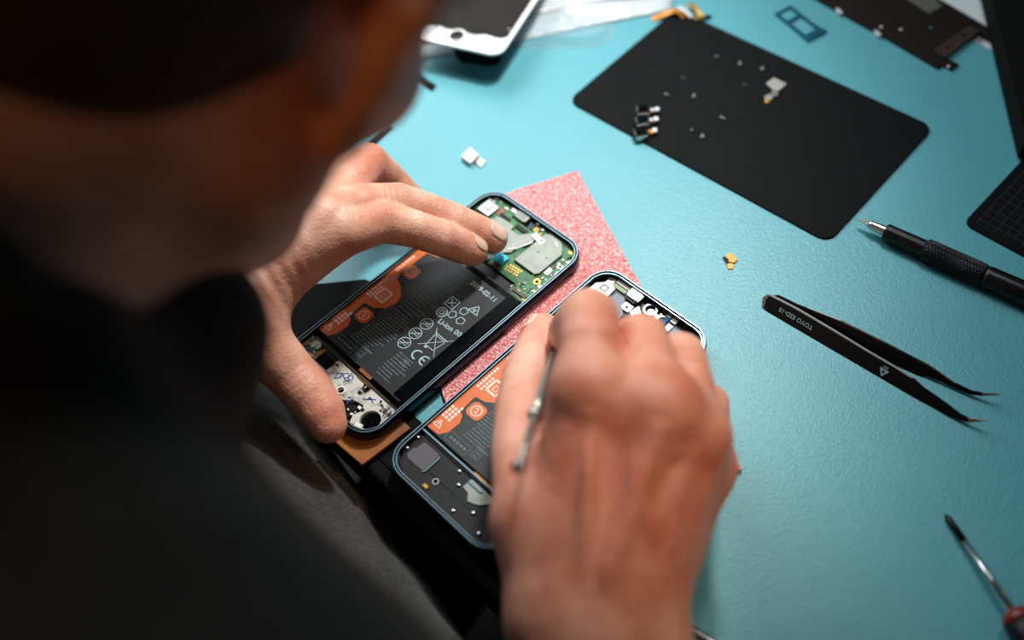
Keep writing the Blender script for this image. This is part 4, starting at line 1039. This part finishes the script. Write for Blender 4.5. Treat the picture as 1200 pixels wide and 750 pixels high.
# --- sweater, trousers
sw = Shape()
def tp(a, b, z): p = NEAR+E_DIR*a+N_DIR*b; return np.array([p[0], p[1], z])
sw.group([Ell(chest+(0, 0, 0), (152, 88, 160), TM), Cone(C7+(4, 2, -14), SHR, 58, 56), Cone(C7+(4, 2, -14), SHL, 58, 56), Cone(SHR, el_r, 54, 44), Cone(SHL, el_l, 54, 44), Cone(el_l, el_l+(w_l-el_l)*.62, 44, 36), Cone(el_r, el_r+(w_r-el_r)*.42, 44, 38),
          Cone(tp(-95, -120, -60), tp(90, -146, -60), 96, 96), Cone(tp(-30, -152, -160), tp(60, -152, -160), 104, 104), Cone(tp(20, -190, -260), tp(20, -190, -300), 130, 130)], 40, 20)
hood = CAM+ROT.T@np.array([(195-600)/FPX*290, (375-400)/FPX*290, 290.0])
sw.group([Cone(hood, hood+np.array([-60, -50, -30.0]), 26, 40), Cone(hood, hood+np.array([-30, 40, -50.0]), 26, 40)], 10, 30)
# collar ring round the neck
nk = C7+(H(0, 0, -60)-C7)*.32; nd = (H(0, 0, -60)-C7); nd /= np.linalg.norm(nd); na = np.cross(nd, (0, 0, 1.0)); na /= np.linalg.norm(na); nbv = np.cross(nd, na)
cr = [nk+62*(math.cos(t)*na+math.sin(t)*nbv) for t in np.linspace(0, 2*math.pi, 17)]
sw.group([Cone(cr[i], cr[i+1], 13, 13) for i in range(16)], 2, 10)
def folds(q): return 1.6*np.sin(q[:, 0]*.07+q[:, 2]*.05+2*np.sin(q[:, 1]*.03))*np.sin(q[:, 2]*.045+q[:, 1]*.06)+.8*np.sin(q[:, 2]*.16+q[:, 0]*.1)
sw.disp.append((chest, 900, folds))
V, F = surface(sw, 4.0, n=16, margin=60, newton=1); np_mesh('sweater', V, F, M['sweater'], person)
tr = Shape()
hipc = tp(20, -190, -330)
tr.group([Cone(hipc+(-60*E_DIR[0], -60*E_DIR[1], 0), hipc+(60*E_DIR[0], 60*E_DIR[1], 0), 110, 110),
          Cone(hipc+np.array([-80*E_DIR[0], -80*E_DIR[1], -20]), tp(-120, 200, -300), 84, 58), Cone(hipc+np.array([80*E_DIR[0], 80*E_DIR[1], -20]), tp(160, 200, -300), 84, 58),
          Cone(tp(-120, 200, -300), tp(-120, 180, -700), 56, 40), Cone(tp(160, 200, -300), tp(160, 180, -700), 56, 40)], 30, 10)
V, F = surface(tr, 7.0, n=14, margin=50, newton=1); np_mesh('trousers', V, F, M['trousers'], person)

# --- nails
def nail(chain_pts, up, length, width):
    a = P3(chain_pts[-2][:3]); b, rb = P3(chain_pts[-1][:3]), chain_pts[-1][3]
    d = (b-a)/np.linalg.norm(b-a); n = np.array(up, float); n -= d*(n@d); n /= np.linalg.norm(n); s_ = np.cross(d, n)
    loc_ = Shape(); loc_.group(chain(chain_pts), .5, 1); vs = []; fs = []; nu, nv = 14, 12
    for i in range(nu+1):
        t = i/nu
        for j in range(nv+1):
            k = j/nv*2-1
            wv = width*(1-.22*(1-t)**3)*math.sqrt(max(.02, 1-max(0, (t-.7)/.3)**2*.75))*math.sqrt(max(.05, 1-max(0, (.25-t)/.25)**2*.6))
            o_ = b+d*(rb*.62-length*(1-t)); ang = k*wv/2/rb
            dr = math.cos(ang)*n+math.sin(ang)*s_; r = 16.0
            for _ in range(12): r -= loc_((o_+dr*r)[None])[0]*.9
            vs.append(o_+dr*(r+.30-.35*abs(k)**4+.25*max(0, t-.8)*5*.6))
    for i in range(nu):
        for j in range(nv):
            q_ = i*(nv+1)+j; fs.append((q_, q_+1, q_+nv+2, q_+nv+1))
    mb = MB(); mb.add(vs, fs); o = ch(mb, 'fingernail', M['nail'], person, smooth=True)
    s_m = o.modifiers.new('solid', 'SOLIDIFY'); s_m.thickness = .5*S; s_m.offset = 0
nail(L_idx, (.35, .1, .93), 11.5, 12.5); nail(L_mid, (.35, .1, .93), 11.5, 12.5)
nail(R_thb, (-.85, -.1, .5), 12, 13)
#PERSON_END

# ------------------------------------------------------------------ the probe in the right hand
def probe():
    a, b = at(661, 377, 12.6), at(607, 548, 116)
    d = (b-a)/np.linalg.norm(b-a); L = np.linalg.norm(b-a)
    t = empty('repair_probe', a, label='thin steel probe tool held between thumb and index finger of the right hand', cat='hand tool')
    ch(MB().lathe(a, b, [(0, .15), (6, .6), (16, 1.3), (18, 1.7), (L*.62, 1.9), (L*.7, 1.6)], 20), 'shaft', M['steelbrush'], t, smooth=True)
    ch(MB().lathe(a, b, [(L*.70, 1.6), (L*.705, 2.5), (L*.73, 2.6), (L*.735, 1.5)], 24), 'ferrule', M['steel'], t, smooth=True)
    ch(MB().lathe(a, b, [(L*.735, 1.4), (L-3, 1.0)], 16), 'rear_rod', M['steelbrush'], t, smooth=True)
    ch(MB().lathe(a, b, [(L-3+2.2*(1-math.cos(x)), .3+2.2*math.sin(x)) for x in np.linspace(0.1, math.pi-.1, 10)], 20), 'ball_end', M['steel'], t, smooth=True)
probe()

# ------------------------------------------------------------------ light
def area(name, loc, target, size, energy, col, sy=None):
    l = bpy.data.lights.new(name, 'AREA'); l.energy = energy; l.color = col; l.size = size*S
    if sy: l.shape = 'RECTANGLE'; l.size_y = sy*S
    o = bpy.data.objects.new(name, l); COL.objects.link(o); o.location = [v*S for v in loc]
    o.rotation_euler = (Vector(target)-Vector(loc)).to_track_quat('-Z', 'Y').to_euler(); return o
def spot(name, loc, target, deg, energy, col, soft):
    l = bpy.data.lights.new(name, 'SPOT'); l.energy = energy; l.color = col; l.spot_size = math.radians(deg); l.spot_blend = 1.0; l.shadow_soft_size = soft*S
    o = bpy.data.objects.new(name, l); COL.objects.link(o); o.location = [v*S for v in loc]
    o.rotation_euler = (Vector(target)-Vector(loc)).to_track_quat('-Z', 'Y').to_euler(); return o
area('window_light', (-330, 900, 760), (0, 80, 0), 850, 11, (.93, .985, 1.0), 560)
spot('bench_lamp', (225, 350, 700), (-70, 115, 0), 52, 31, (1.0, .98, .95), 45)
area('strip_lamp', (243, 186, 745), (80, -120, 0), 80, .9, (.95, .98, 1.0))
spot('warm_lamp', (-330, -520, 560), (-90, -110, 250), 44, .45, (1.0, .42, .14), 30)
spot('ear_fill_spot', (-330, -520, 560), tuple(EAR), 15, 1.3, (1.0, .40, .12), 20)  # added spot that brightens only the ear, no second lamp there
spot('hand_fill_spot', (520, -420, 780), (72, -118, 70), 17, 13, (1.0, .66, .42), 50)  # added warm spot for the right hand alone, no actual lamp

w = bpy.data.worlds.new('World'); w.use_nodes = True; bpy.context.scene.world = w
w.node_tree.nodes['Background'].inputs['Color'].default_value = (.4, .45, .5, 1)
w.node_tree.nodes['Background'].inputs['Strength'].default_value = .015

cd = bpy.data.cameras.new('camera'); co = bpy.data.objects.new('camera', cd); COL.objects.link(co)
cd.lens = 35; cd.sensor_width = 36; cd.clip_start = .01; cd.clip_end = 20
r = Matrix((tuple(ROT[0]), tuple(ROT[1]), tuple(-ROT[2]))).transposed()
co.matrix_world = Matrix.Translation(Vector(CAM*S)) @ r.to_4x4()
cd.dof.use_dof = True; cd.dof.focus_distance = .492; cd.dof.aperture_fstop = 3.0
sc = bpy.context.scene; sc.camera = co
sc.view_settings.view_transform = 'Standard'; sc.view_settings.look = 'None'; sc.view_settings.gamma = 1; sc.view_settings.use_curve_mapping = False
sc.view_settings.exposure = 0
